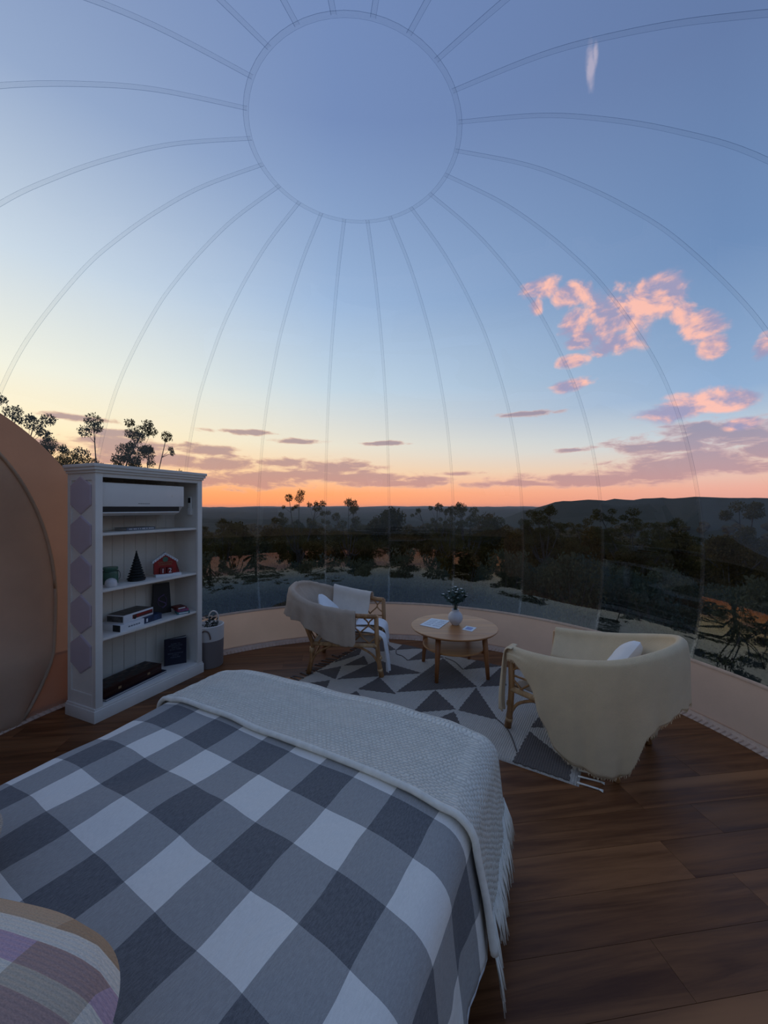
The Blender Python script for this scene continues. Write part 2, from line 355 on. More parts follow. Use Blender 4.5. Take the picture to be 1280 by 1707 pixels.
# ------------------------------------------------------------------ mesh helpers
def rot2(v, a): return (v[0]*math.cos(a)-v[1]*math.sin(a), v[0]*math.sin(a)+v[1]*math.cos(a))
class MB:
    def __init__(s): s.v = []; s.f = []; s.m = []; s.uv = {}
    def add(s, vs, fs, mi=0, uvs=None):
        b = len(s.v); s.v += [tuple(q) for q in vs]
        for f in fs: s.f.append(tuple(b+i for i in f)); s.m.append(mi)
        if uvs is not None:
            for i, q in enumerate(uvs): s.uv[b+i] = q
        return s
    def box(s, x0, x1, y0, y1, z0, z1, mi=0, M4=None, bev=0.0):
        if bev:
            bm = bmesh.new(); bmesh.ops.create_cube(bm, size=1)
            for q in bm.verts: q.co = ((x0+x1)/2+q.co.x*(x1-x0), (y0+y1)/2+q.co.y*(y1-y0), (z0+z1)/2+q.co.z*(z1-z0))
            bmesh.ops.bevel(bm, geom=bm.edges[:], offset=bev, segments=2, affect='EDGES', profile=.6)
            bm.verts.index_update()
            vs = [q.co.copy() for q in bm.verts]; fs = [[q.index for q in f.verts] for f in bm.faces]; bm.free()
        else:
            vs = [Vector(q) for q in ((x0,y0,z0),(x1,y0,z0),(x1,y1,z0),(x0,y1,z0),(x0,y0,z1),(x1,y0,z1),(x1,y1,z1),(x0,y1,z1))]
            fs = [(3,2,1,0),(4,5,6,7),(0,1,5,4),(1,2,6,5),(2,3,7,6),(3,0,4,7)]
        if M4 is not None: vs = [M4 @ q for q in vs]
        return s.add(vs, fs, mi)
    def tube(s, pts, r, n=8, mi=0, cap=True):
        pts = [Vector(p) for p in pts]; k = len(pts)
        rs = r if hasattr(r, '__len__') else [r]*k
        vs = []; prev = None
        for i, p in enumerate(pts):
            t = (pts[min(i+1, k-1)]-pts[max(i-1, 0)])
            t = t.normalized() if t.length > 1e-9 else Vector((0,0,1))
            if prev is None:
                a = Vector((0,0,1)) if abs(t.z) < .9 else Vector((1,0,0)); e = t.cross(a).normalized()
            else:
                e = prev - t*prev.dot(t); e = e.normalized() if e.length > 1e-6 else t.orthogonal().normalized()
            prev = e; h = t.cross(e)
            for j in range(n):
                an = 2*PI*j/n; vs.append(p+(e*math.cos(an)+h*math.sin(an))*rs[i])
        fs = [(i*n+j, i*n+(j+1) % n, (i+1)*n+(j+1) % n, (i+1)*n+j) for i in range(k-1) for j in range(n)]
        if cap: fs += [tuple(range(n-1, -1, -1)), tuple((k-1)*n+j for j in range(n))]
        return s.add(vs, fs, mi)
    def lathe(s, prof, n=32, c=(0,0,0), mi=0, M4=None, cap=True):
        vs = []
        for (r, z) in prof:
            for j in range(n):
                a = 2*PI*j/n; q = Vector((c[0]+r*math.cos(a), c[1]+r*math.sin(a), c[2]+z))
                vs.append(M4 @ q if M4 is not None else q)
        k = len(prof)
        fs = [(i*n+j, i*n+(j+1) % n, (i+1)*n+(j+1) % n, (i+1)*n+j) for i in range(k-1) for j in range(n)]
        if cap and prof[0][0] > 1e-5: fs.append(tuple(range(n-1, -1, -1)))
        if cap and prof[-1][0] > 1e-5: fs.append(tuple((k-1)*n+j for j in range(n)))
        return s.add(vs, fs, mi)
    def grid(s, fn, nu, nv, mi=0, uvf=None, flip=False):
        vs = []; uvs = []
        for i in range(nu+1):
            for j in range(nv+1):
                vs.append(fn(i/nu, j/nv)); uvs.append(uvf(i/nu, j/nv) if uvf else (i/nu, j/nv))
        fs = []
        for i in range(nu):
            for j in range(nv):
                a = i*(nv+1)+j; q = (a, a+nv+1, a+nv+2, a+1)
                fs.append(q[::-1] if flip else q)
        return s.add(vs, fs, mi, uvs)
    def prism(s, poly, z0, z1, mi=0, M4=None):
        n = len(poly); vs = [Vector((p[0], p[1], z0)) for p in poly]+[Vector((p[0], p[1], z1)) for p in poly]
        if M4 is not None: vs = [M4 @ q for q in vs]
        fs = [tuple(range(n-1, -1, -1)), tuple(range(n, 2*n))]+[(i, (i+1) % n, n+(i+1) % n, n+i) for i in range(n)]
        return s.add(vs, fs, mi)
    def build(s, name, mats, parent=None, smooth=False, angle=None):
        me = bpy.data.meshes.new(name); me.from_pydata(s.v, [], s.f)
        mats = mats if isinstance(mats, (list, tuple)) else [mats]
        for q in mats: me.materials.append(q)
        me.polygons.foreach_set('material_index', s.m)
        if s.uv:
            ul = me.uv_layers.new(name='UVMap')
            arr = np.zeros((len(me.loops), 2), np.float32)
            li = np.zeros(len(me.loops), np.int32); me.loops.foreach_get('vertex_index', li)
            tab = np.zeros((len(s.v), 2), np.float32)
            for k, q in s.uv.items(): tab[k] = q
            arr[:] = tab[li]; ul.data.foreach_set('uv', arr.ravel())
        me.update()
        if smooth: me.shade_smooth()
        if angle is not None:
            me.shade_smooth()
            me.set_sharp_from_angle(angle=math.radians(angle))
        o = bpy.data.objects.new(name, me); COL.objects.link(o)
        if parent is not None: o.parent = parent
        return o
def tag(o, label, cat, group=None):
    o['label'] = label; o['category'] = cat
    if group: o['group'] = group
    return o
def empty(name, loc=(0,0,0), rz=0.0):
    o = bpy.data.objects.new(name, None); COL.objects.link(o); o.location = loc; o.rotation_euler = (0,0,rz)
    o.empty_display_size = .1
    return o
def thing(name, label, cat, loc=(0,0,0), rz=0.0, group=None): return tag(empty(name, loc, rz), label, cat, group)
def struct(o): o['kind'] = 'structure'; return o
def solid(o, t, off=0.0):
    md = o.modifiers.new('thickness', 'SOLIDIFY'); md.thickness = t; md.offset = off; return o
def subd(o, l=1):
    md = o.modifiers.new('smooth', 'SUBSURF'); md.levels = l; md.render_levels = l; return o
def interp(tab, x):
    if x <= tab[0][0]: return tab[0][1]
    for (a, b), (c, d) in zip(tab, tab[1:]):
        if x <= c:
            t = (x-a)/(c-a) if c > a else 0; return b+(d-b)*t
    return tab[-1][1]
def catmull(P, n=8):
    P = [Vector(p) for p in P]; out = []
    for i in range(len(P)-1):
        a = P[max(i-1, 0)]; b = P[i]; c = P[i+1]; d = P[min(i+2, len(P)-1)]
        for k in range(n):
            t = k/n
            out.append(.5*((2*b)+(c-a)*t+(2*a-5*b+4*c-d)*t*t+(3*b-a-3*c+d)*t**3))
    out.append(P[-1]); return out
def sstep(x, a, b):
    t = min(1, max(0, (x-a)/(b-a))); return t*t*(3-2*t)
def nz(x, y, z=0.0): return mnoise.noise((x, y, z))
def text_mesh(name, body, size, mat, parent, M4, ext=.0004, align='CENTER', space=1.0):
    cu = bpy.data.curves.new('letters', 'FONT'); cu.body = body; cu.size = size; cu.extrude = ext; cu.align_x = align; cu.align_y = 'CENTER'
    cu.space_line = space; cu.resolution_u = 3
    t = bpy.data.objects.new('letters', cu); COL.objects.link(t)
    dg = bpy.context.evaluated_depsgraph_get()
    me = bpy.data.meshes.new_from_object(t.evaluated_get(dg)); bpy.data.objects.remove(t, do_unlink=True)
    me.transform(M4); me.materials.clear(); me.materials.append(mat)
    o = bpy.data.objects.new(name, me); COL.objects.link(o); o.parent = parent; return o

# ------------------------------------------------------------------ the dome: floor, skirt, clear gores
CX, CY = -.15, 1.984
R0 = 2.585
PROF = [(2.585,0),(2.594,.2),(2.602,.41),(2.682,.62),(2.728,.88),(2.742,1.24),(2.68,1.66),(2.54,2.08),(2.34,2.44),(2.10,2.72),(1.74,3.02),(1.45,3.18),(1.18,3.29),(.90,3.37),(.53,3.42)]
PF = catmull([(r, z, 0) for r, z in PROF[:3]], 6)[:-1]+catmull([(r, z, 0) for r, z in PROF[2:]], 6)
def prof_r(z):
    for a, b in zip(PF, PF[1:]):
        if a.y <= z <= b.y: return a.x+(b.x-a.x)*(z-a.y)/max(1e-6, b.y-a.y)
    return PF[-1].x
def dome_pt(azd, r, z):
    a = math.radians(azd); return (r*math.sin(a), r*math.cos(a), z)
def build_dome():
    root = struct(empty('wall_dome', (CX, CY, 0)))
    N = 22; st = 360/N; off = 4.5
    pts = [(p.x, p.y) for p in PF if p.y >= .409]
    pts = [(2.602, .41)]+[p for p in pts if p[1] > .415]
    low = [(2.585, 0), (2.59, .1), (2.594, .2), (2.598, .3), (2.602, .41)]
    def strip(prof, a0, a1, na):
        mb = MB()
        for i in range(na+1):
            az = a0+(a1-a0)*i/na
            for (r, z) in prof: mb.v.append(dome_pt(az, r, z))
        k = len(prof)
        for i in range(na):
            for j in range(k-1):
                mb.f.append((i*k+j, i*k+j+1, (i+1)*k+j+1, (i+1)*k+j)); mb.m.append(0)
        return mb
    first = {}
    def inst(name, key, mbf, mats, k, smooth=True):
        if key not in first:
            o = mbf().build(name, mats, root, smooth); first[key] = o
        else:
            o = bpy.data.objects.new(name, first[key].data); COL.objects.link(o); o.parent = root
        o.rotation_euler = (0, 0, -math.radians(off+k*st)); return o
    def seam():
        mb = MB(); pr = [(r-.004, z) for r, z in pts]
        for hw, d, mi in ((.013, 0, 0),):
            for (r, z) in pr:
                for sx in (-1, 1): mb.v.append((sx*hw*(0.75+.25*r/2.6), r-d, z))
            for j in range(len(pr)-1): mb.f.append((2*j, 2*j+2, 2*j+3, 2*j+1)); mb.m.append(mi)
        for sx, w0 in ((-1, .0007), (1, .0011)):
            b = len(mb.v)
            for (r, z) in pr:
                hw = .013*(0.75+.25*r/2.6)
                mb.v.append((sx*hw-w0, r-.002, z)); mb.v.append((sx*hw+w0, r-.002, z))
            for j in range(len(pr)-1): mb.f.append((b+2*j, b+2*j+2, b+2*j+3, b+2*j+1)); mb.m.append(1)
        return mb
    for k in range(N):
        inst('clear_panel', 'p', lambda: strip(pts, 0, st, 5), M['film'], k)
        inst('skirt_panel', 's', lambda: strip(low, 0, st, 5), M['peach'], k)
        inst('seam_strip', 'w', seam, [M['weld'], M['weld_edge']], k)
    mb = MB()                                            # crown cap and its weld ring
    n = 64
    for r, z in ((.53, 3.42), (.38, 3.438), (.2, 3.448)):
        for j in range(n): mb.v.append((r*math.sin(2*PI*j/n), r*math.cos(2*PI*j/n), z))
    mb.v.append((0, 0, 3.452))
    for i in range(2):
        for j in range(n): mb.f.append((i*n+j, i*n+(j+1) % n, (i+1)*n+(j+1) % n, (i+1)*n+j)); mb.m.append(0)
    for j in range(n): mb.f.append((2*n+j, 2*n+(j+1) % n, 3*n)); mb.m.append(0)
    mb.build('crown_panel', M['film'], root, True)
    mb = MB()
    for r0, r1, mi, dz in ((.518, .542, 0, -.004), (.5410, .5428, 1, -.006), (.5175, .5187, 1, -.006)):
        b = len(mb.v)
        for j in range(n):
            for r in (r0, r1): mb.v.append((r*math.sin(2*PI*j/n), r*math.cos(2*PI*j/n), 3.42+dz-(r-.53)*.1))
        for j in range(n): q = (j+1) % n; mb.f.append((b+2*j, b+2*q, b+2*q+1, b+2*j+1)); mb.m.append(mi)
    mb.build('crown_ring', [M['weld'], M['weld_edge']], root, True)
    mb = MB(); n = 132                                   # hem lying on the floor, its cord loops
    for j in range(n):
        a = 2*PI*j/n
        for r, z in ((2.592, .05), (2.575, .012), (2.535, .006), (2.532, .001)): mb.v.append((r*math.sin(a), r*math.cos(a), z))
    for j in range(n):
        q = (j+1) % n
        for i in range(3): mb.f.append((4*j+i, 4*q+i, 4*q+i+1, 4*j+i+1)); mb.m.append(0)
    mb.build('base_hem', M['hem'], root, True)
    mb = MB()
    for j in range(440):
        a = 2*PI*j/440; c, s = math.cos(a), math.sin(a)
        mb.tube([(2.572*s, 2.572*c, .016), (2.552*s+.002*c, 2.552*c-.002*s, .0135), (2.530*s, 2.530*c, .006)], .0035, 4, 0, True)
    o = mb.build('hem_stitching', M['hem'], root); o['kind'] = 'stuff'
    mb = MB()                                            # stitched top edge of the skirt
    for j in range(n):
        a = 2*PI*j/n
        for r, z in ((2.596, .395), (2.594, .408), (2.602, .42)): mb.v.append((r*math.sin(a), r*math.cos(a), z))
    for j in range(n):
        q = (j+1) % n
        for i in range(2): mb.f.append((3*j+i, 3*j+i+1, 3*q+i+1, 3*q+i)); mb.m.append(0)
    mb.build('skirt_welt', M['hem'], root, True)
    return root
build_dome()

# entrance: an opaque round patch on the dome's left with a tan zip-up door in it
def build_entrance():
    AZ0 = -87.0
    def on(s, z, d):
        r = prof_r(max(0.0, min(3.3, z)))-d; return Vector((CX, CY, 0))+Vector(dome_pt(AZ0+math.degrees(s/2.68), r, max(.003, z)))
    def patch(ax, bx, zc, d, name, mat, pleat=0.0, nr=16, na=96):
        mb = MB(); mb.v.append(on(0, zc, d))
        for i in range(1, nr+1):
            for j in range(na):
                a = 2*PI*j/na; q = i/nr
                s, z = ax*q*math.cos(a), zc+bx*q*math.sin(a)
                z = max(z, .004)
                dd = d+(pleat*math.sin(34*s+5*math.sin(3*s))*sstep(.75-z, 0, .7) if pleat else 0)+(.02*sstep(q, .93, 1) if pleat else 0)*-1
                mb.v.append(on(s, z, dd))
        for j in range(na): mb.f.append((0, 1+j, 1+(j+1) % na)); mb.m.append(0)
        for i in range(nr-1):
            for j in range(na):
                a, b = 1+i*na, 1+(i+1)*na; q = (j+1) % na
                mb.f.append((a+j, b+j, b+q, a+q)); mb.m.append(0)
        return mb.build(name, mat, None, True)
    struct(patch(1.37, 1.37, .9, .012, 'wall_entrance', M['peach_dark']))
    struct(patch(.965, 1.23, .9, .05, 'door_1', M['tan'], .018))
    mb = MB(); pts = []
    for j in range(97):
        a = 2*PI*j/96; s, z = .965*math.cos(a), .9+1.23*math.sin(a)
        if z > .01: pts.append(on(s, z, .035))
    k = max(range(len(pts)-1), key=lambda i: (pts[i+1]-pts[i]).length); pts = pts[k+1:]+pts[:k+1]
    mb.tube(pts, .012, 6); struct(mb.build('trim_1', M['tan'], None, True))
build_entrance()

def clip_circle(poly, c, R, n=96):
    for k in range(n):
        a = 2*PI*k/n; nx, ny = math.cos(a), math.sin(a); out = []
        if not poly: return poly
        dist = [(p[0]-c[0])*nx+(p[1]-c[1])*ny-R for p in poly]
        for i, p in enumerate(poly):
            q = poly[(i+1) % len(poly)]; d0, d1 = dist[i], dist[(i+1) % len(poly)]
            if d0 <= 0: out.append(p)
            if (d0 < 0 < d1) or (d1 < 0 < d0):
                t = d0/(d0-d1); out.append((p[0]+(q[0]-p[0])*t, p[1]+(q[1]-p[1])*t))
        poly = out
    return poly
def build_floor():
    mb = MB(); n = 96; mb.prism([(CX+2.6*math.cos(2*PI*j/n), CY+2.6*math.sin(2*PI*j/n)) for j in range(n)], -.30, -.0125)
    fl = struct(mb.build('floor', M['dark']))
    A = math.radians(7.4); rnd = random.Random(3)
    cr = rot2((CX, CY), -A); joints = {-1: 1.50, -2: 1.67, -3: 1.124, 0: .62, -4: 1.95}
    L, W = 1.22, .18; row0 = 1.605
    for k in range(-24, 20):
        q0 = row0+k*W; q1 = q0+W
        if q1 < cr[1]-2.58 or q0 > cr[1]+2.58: continue
        s = joints.get(k, rnd.uniform(0, L)); x = s-L*math.ceil((s+3.2)/L)
        while x < 3.2:
            g = .0007
            poly = clip_circle([(x+g, q0+g), (x+L-g, q0+g), (x+L-g, q1-g), (x+g, q1-g)], cr, 2.58)
            if len(poly) >= 3:
                cxx = sum(p[0] for p in poly)/len(poly); cyy = sum(p[1] for p in poly)/len(poly)
                pb = MB(); pb.prism([(p[0]-cxx, p[1]-cyy) for p in poly], -.012, 0)
                o = pb.build('plank', M['plank'], fl)
                wx, wy = rot2((cxx, cyy), A); o.location = (wx, wy, rnd.uniform(-.0004, 0)); o.rotation_euler = (0, 0, A)
            x += L
build_floor()

# ------------------------------------------------------------------ land outside
BASE = [(0,-.36),(4.5,-.36),(8,-.9),(14,-2.2),(30,-7.2),(60,-13),(150,-26),(400,-46),(900,-54),(2000,-46),(4000,-16),(7000,2)]
def land(x, y):
    dx, dy = x-CX, y-CY; r = math.hypot(dx, dy); az = math.degrees(math.atan2(dx, dy))
    b = interp(BASE, r)
    flat = max(sstep(-az, 24, 46), sstep(az, 62, 95)) if abs(az) < 179.9 else 1
    k = 1-.62*flat*(1-sstep(r, 60, 300)); z = b*k if r > 4.5 else b
    if r > 6:
        z += (nz(x*.09, y*.09)*.35+nz(x*.02, y*.02, 3)*.9)*sstep(r, 6, 25)
    if r > 100:
        z += (nz(x*.004, y*.004, 5)*9+nz(x*.0013, y*.0013, 8)*22)*sstep(r, 100, 700)
        hill = sstep(az, 13, 26)*math.exp(-((r-1350)/420)**2)
        z += hill*(66+7*math.exp(-((az-27)/4.5)**2)-3*math.cos(math.radians(az*14)))
        z += (1-sstep(r, 5200, 7000))*0
    return z
def build_land():
    rs = [0, 3, 4.5, 6, 8, 10, 13, 16, 20, 25, 31, 38, 46, 56, 68, 82, 100]
    while rs[-1] < 7000: rs.append(rs[-1]*1.05)
    na = 360; mb = MB(); mb.v.append((CX, CY, -.36))
    for r in rs[1:]:
        for j in range(na):
            a = 2*PI*j/na; x = CX+r*math.sin(a); y = CY+r*math.cos(a); z = land(x, y)
            if r > 250: z += random.uniform(-1, 1)*min(4.5, r*.0025)
            mb.v.append((x, y, z))
    for j in range(na): mb.f.append((0, 1+(j+1) % na, 1+j)); mb.m.append(0)
    for i in range(len(rs)-2):
        for j in range(na):
            a, b = 1+i*na, 1+(i+1)*na; q = (j+1) % na
            mb.f.append((a+j, a+q, b+q, b+j)); mb.m.append(0)
    m, g, out = new_mat('bushland_ground')
    co = g.add('ShaderNodeTexCoord').outputs['Object']
    n1 = g.noise(co, .35, 6, .7); n2 = g.noise(co, .02, 5, .65)
    c = g.mix(g.rng(n1, .35, .7), (.022,.026,.018), (.06,.062,.046))
    c = g.mix(g.rng(n2, .35, .7, 0, .6), c, (.045,.050,.040))
    d = g.add('ShaderNodeBsdfDiffuse'); g.put(d.inputs[0], c)
    bn = g.add('ShaderNodeBump'); bn.inputs['Strength'].default_value = 1.0; bn.inputs['Distance'].default_value = .5
    g.put(bn.inputs['Height'], n1); g.l.new(bn.outputs[0], d.inputs['Normal']); g.l.new(d.outputs[0], out.inputs[0])
    struct(mb.build('ground', m, None, True))
build_land()

# ------------------------------------------------------------------ trees and heath
def leaf_cloud(centers, rng, per, lw, ll, droop=.3):
    """many small leaves around clump centres [(x,y,z,rx,rz)]"""
    V = []; 
    for (x, y, z, rx, rz) in centers:
        n = int(per*(rx*rx*rz)**.5*2.2)+12
        d = rng.normal(size=(n, 3)); d /= np.linalg.norm(d, axis=1)[:, None]
        rad = rng.uniform(.35, 1.0, (n, 1))**.6
        P = d*rad*np.array([rx, rx, rz])+np.array([x, y, z])
        t = rng.normal(size=(n, 3)); t[:, 2] -= droop; t /= np.linalg.norm(t, axis=1)[:, None]
        s = rng.normal(size=(n, 3)); s -= (s*t).sum(1)[:, None]*t; s /= np.linalg.norm(s, axis=1)[:, None]
        k = rng.uniform(.6, 1.3, (n, 1))
        q = np.stack([P, P+t*ll*k*.5+s*lw*k, P+t*ll*k, P+t*ll*k*.5-s*lw*k], 1)
        V.append(q.reshape(-1, 3))
    return np.concatenate(V)
def quads_obj(name, V, mat, parent):
    me = bpy.data.meshes.new(name); n = len(V)
    me.vertices.add(n); me.vertices.foreach_set('co', V.astype(np.float32).ravel())
    me.loops.add(n); me.loops.foreach_set('vertex_index', np.arange(n, dtype=np.int32))
    me.polygons.add(n//4); me.polygons.foreach_set('loop_start', np.arange(0, n, 4, dtype=np.int32))
    me.polygons.foreach_set('loop_total', np.full(n//4, 4, np.int32))
    me.materials.append(mat); me.update(calc_edges=True)
    o = bpy.data.objects.new(name, me); COL.objects.link(o); o.parent = parent; return o
def gum_tree(seed, h, spread, nb, per=60, mat='leaf_gum', clump=.9, low=.45, flatk=.55, lw=.06, ll=.22):
    """open eucalypt: forked trunk, branches that end in separate leaf clumps"""
    rng = np.random.default_rng(seed); rr = random.Random(seed)
    root = empty('gum_tree'); mb = MB(); cl = []
    top = h*(low+.1); lean = (rr.uniform(-.1, .1)*h, rr.uniform(-.1, .1)*h)
    trunk = catmull([(0,0,-.4), (lean[0]*.3, lean[1]*.3, top*.5), (lean[0], lean[1], top)], 5)
    r0 = h*.016+.03
    mb.tube(trunk, [r0*(1-.5*i/(len(trunk)-1)) for i in range(len(trunk))], 6)
    for i in range(nb):
        a = 2*PI*(i+rr.uniform(-.3, .3))/nb; t = rr.uniform(.55, 1)
        st = trunk[int(t*(len(trunk)-1))]
        L = spread*rr.uniform(.5, 1.05); zz = h*rr.uniform(max(low+.12, .6), 1.0)
        if i == 0: L *= .25; zz = h
        en = Vector((st.x+L*math.cos(a), st.y+L*math.sin(a), zz))
        mid = st.lerp(en, .5)+Vector((-.10*L*math.cos(a), -.1*L*math.sin(a), -.08*h+rr.uniform(-.2, .2)))
        pth = catmull([st, mid, en], 5)
        mb.tube(pth, [r0*.5*(1-.8*k/(len(pth)-1))+.008 for k in range(len(pth))], 5)
        c = clump*rr.uniform(.7, 1.25)
        cl.append((en.x, en.y, en.z-.1*c, c, c*flatk))
        for _ in range(rr.randint(2, 4)):
            o = Vector((rr.uniform(-1, 1), rr.uniform(-1, 1), rr.uniform(-.9, .35)))*c*1.9
            e2 = en+o; mb.tube([pth[-3], e2], [.018, .006], 4)
            c2 = c*rr.uniform(.4, .85); cl.append((e2.x, e2.y, e2.z, c2, c2*flatk))
    mb.build('trunk', M['bark'], root, True)
    quads_obj('foliage', leaf_cloud(cl, rng, per, lw, ll), M[mat], root)
    return root
def bush_tree(seed, h, w, per=70, mat='leaf_dense', n=16, lw=.07, ll=.2, trunk=True, name='bush_tree'):
    rng = np.random.default_rng(seed); rr = random.Random(seed)
    root = empty(name); cl = []
    for i in range(n):
        t = rr.random()**.7; a = rr.uniform(0, 2*PI); z = h*(.22+.72*t)
        R = w*math.sqrt(max(.05, 1-((z/h-.5)/.55)**2))*rr.uniform(.2, .85)
        c = w*rr.uniform(.28, .5)
        cl.append((R*math.cos(a), R*math.sin(a), z, c, c*.75))
    mb = MB()
    if trunk:
        mb.tube([(0,0,-.4), (0,0,h*.4), (.1,0,h*.8)], [h*.02+.03, h*.014+.02, .02], 6)
        for (x, y, z, c, _) in cl[:6]: mb.tube([(0,0,h*.3), (x,y,z)], [.04, .012], 4)
    else:
        for i in range(7):
            a = 2*PI*i/7; mb.tube([(0,0,-.15), (w*.5*math.cos(a), w*.5*math.sin(a), h*.7)], [.018, .006], 4)
    mb.build('trunk' if trunk else 'stems', M['bark'], root, True)
    quads_obj('foliage', leaf_cloud(cl, rng, per, lw, ll), M[mat], root)
    return root
def clone(o, loc, rz, sc, first):
    if first: r = o
    else:
        r = o.copy(); COL.objects.link(r)
        for ch in o.children:
            c = ch.copy(); COL.objects.link(c); c.parent = r
    r.location = loc; r.rotation_euler = (0, 0, rz); r.scale = (sc, sc, sc)
    return r
def at_px(px, r):
    a = math.atan((px-640)/FPX); return (r*math.sin(a), r*math.cos(a))
def settle(crop, fixed):
    """shift plants apart until their crowns stand clear, then narrow the crowns that are still too wide for their place"""
    n = len(crop); P = np.array([[c[1], c[2]] for c in crop]+[fixed[:2]]); Rr = np.array([c[3] for c in crop]+[fixed[2]])
    mov = np.array([0.0 if c[5] is None else 1.0 for c in crop]+[0.0]); P0 = P.copy()
    small = np.array([1.0 if c[5] and c[5].startswith('heath') else 0.0 for c in crop]+[1.0]); C = np.array([CX, CY])
    for it in range(140):
        D = P[:, None, :]-P[None, :, :]; L = np.hypot(D[..., 0], D[..., 1])+1e-6; np.fill_diagonal(L, 1e9)
        ov = np.clip((Rr[:, None]+Rr[None, :])*.86-L, 0, 1.2)
        sh = mov[:, None]/(mov[:, None]+mov[None, :]+1e-9)
        P = P+((D/L[..., None])*(ov*sh)[..., None]).sum(1)*.35
        d = P-C; r = np.hypot(d[:, 0], d[:, 1]); lo = np.where(small > 0, 5.2, 15.5); hi = np.where(small > 0, 21.0, 68.0)
        rc = np.clip(r, lo, hi); P = np.where(mov[:, None] > 0, C+d*(rc/r)[:, None], P)
        back = P0-P; P = P+back*(mov*.012)[:, None]
    for it in range(30):
        D = P[:, None, :]-P[None, :, :]; L = np.hypot(D[..., 0], D[..., 1]); np.fill_diagonal(L, 1e9)
        k = (L/((Rr[:, None]+Rr[None, :])*1.07)).min(1); Rr = Rr*np.where(k < 1, np.clip(k, .9, 1), 1)
    for i, c in enumerate(crop):
        o, x, y, r0, sz, g = c; x, y = float(P[i, 0]), float(P[i, 1]); sx = sz*max(.30, float(Rr[i]/r0))
        o.location = (x, y, land(x, y)); o.scale = (sx, sx, sz)
def plant_all():
    rnd = random.Random(21); used = set(); placed = []
    gums = [gum_tree(s, 8.5, 2.7, nb+4, 460, clump=cl*.62, flatk=.5, lw=.032, ll=.13) for s, nb, cl in ((1, 7, .95), (2, 9, .8), (3, 8, 1.05), (4, 6, .9))]
    bush = [bush_tree(s, 6.5, w, 190, n=n) for s, w, n in ((11, 2.3, 22), (12, 2.8, 26), (13, 1.9, 18))]
    heath = [bush_tree(s, 1.0, .75, 420, 'leaf_heath', 12, .022, .075, False, 'heath_shrub') for s in (31, 32, 33)]
    rad = {}
    for q in gums+bush+heath:
        f = [c for c in q.children if c.name.startswith('foliage')][0].data; co = np.zeros(len(f.vertices)*3, np.float32); f.vertices.foreach_get('co', co)
        rad[id(q)] = float(np.percentile(np.hypot(co[0::3], co[1::3]), 98))
    crop = []
    def put(src, x, y, h0, h, label, cat, group, sink=0.0):
        k = id(src); first = k not in used; used.add(k)
        o = clone(src, (x, y, land(x, y)-sink), rnd.uniform(0, 6.28), h/h0, first)
        tag(o, label, cat, group); placed.append((x, y)); crop.append([o, x, y, rad[k]*h/h0, h/h0, group]); return o
    # named silhouettes against the sky: (pixel x, pixel y of the crown top, distance, kind, label)
    for px, py, r, src, h0, lab in (
        (14, 684, 18, gums[3], 8.5, 'tall gum tree rising behind the terracotta entrance panel'),
        (88, 738, 29, gums[2], 8.5, 'round headed gum tree between entrance panel and bookcase'),
        (160, 700, 21, gums[0], 8.5, 'tall open gum tree standing behind the white bookcase'),
        (228, 726, 32, gums[3], 8.5, 'thin gum tree with one high leaf clump behind bookcase'),
        (494, 829, 30, gums[3], 8.5, 'gum tree with ragged crown breaking the skyline behind the taupe draped chair'),
        (577, 836, 33, gums[0], 8.5, 'flat topped gum tree on the skyline beyond the taupe draped chair'),
        (722, 846, 40, gums[1], 8.5, 'slender gum tree on the skyline beyond the round table'),
        (772, 846, 30, gums[2], 8.5, 'broad gum tree on the skyline right behind the flower vase'),
        (815, 862, 40, bush[1], 6.5, 'wide bushy tree beside the broad skyline gum behind the vase'),
        (1242, 842, 26, gums[0], 8.5, 'gum tree topping the dark thicket below the wooded hill')):
        x, y = at_px(px, r); top = EYE+(HOR-py)/math.hypot(FPX, px-640)*r
        h = top-land(x, y); o = put(src, x, y, h0, h*1.0, lab, 'tree', None)
    # thicket in view
    lab = 'dark bushy tree in the thicket beyond the clear wall'
    lab2 = 'open crowned gum tree in the thicket beyond the clear wall'
    n = 0; tries = 0
    while n < 130 and tries < 6000:
        tries += 1
        px = rnd.uniform(-60, 1340); r = 17+50*rnd.random()**.8
        if px < 330: r = max(r, 20)
        x, y = at_px(px, r)
        if any((x-a)**2+(y-b)**2 < (2.5+.035*r)**2 for a, b in placed): continue
        el = rnd.uniform(22, 62) if px < 900 else rnd.uniform(18, 55)
        top = EYE-el/FPX*r+rnd.uniform(-.3, .3); h = top-land(x, y)
        if h < 2.2: continue
        h = min(h, 9)
        if rnd.random() < .72: put(rnd.choice(bush), x, y, 6.5, h, lab, 'tree', 'dark bushy trees of the thicket')
        else: put(rnd.choice(gums), x, y, 8.5, h*1.05, lab2, 'tree', 'open gum trees of the thicket')
        n += 1
    # trees all round the clearing, seen mirrored in the lower wall panels
    n = 0; tries = 0
    while n < 80 and tries < 3000:
        tries += 1
        a = math.radians(rnd.uniform(52, 314)); r = rnd.uniform(17, 36)
        x, y = CX+r*math.sin(a), CY+r*math.cos(a)
        if any((x-q)**2+(y-b)**2 < 11 for q, b in placed): continue
        west = 255 < math.degrees(a) < 316
        if west and rnd.random() < .5: continue
        h = rnd.uniform(5.0, 8.5)
        if rnd.random() < .6: put(rnd.choice(bush), x, y, 6.5, h, 'dark bushy tree around the clearing, mirrored in the lower wall panels', 'tree', 'bushy trees around the clearing')
        else: put(rnd.choice(gums), x, y, 8.5, h*1.15, 'open gum tree around the clearing, mirrored in the lower wall panels', 'tree', 'gum trees around the clearing')
        n += 1
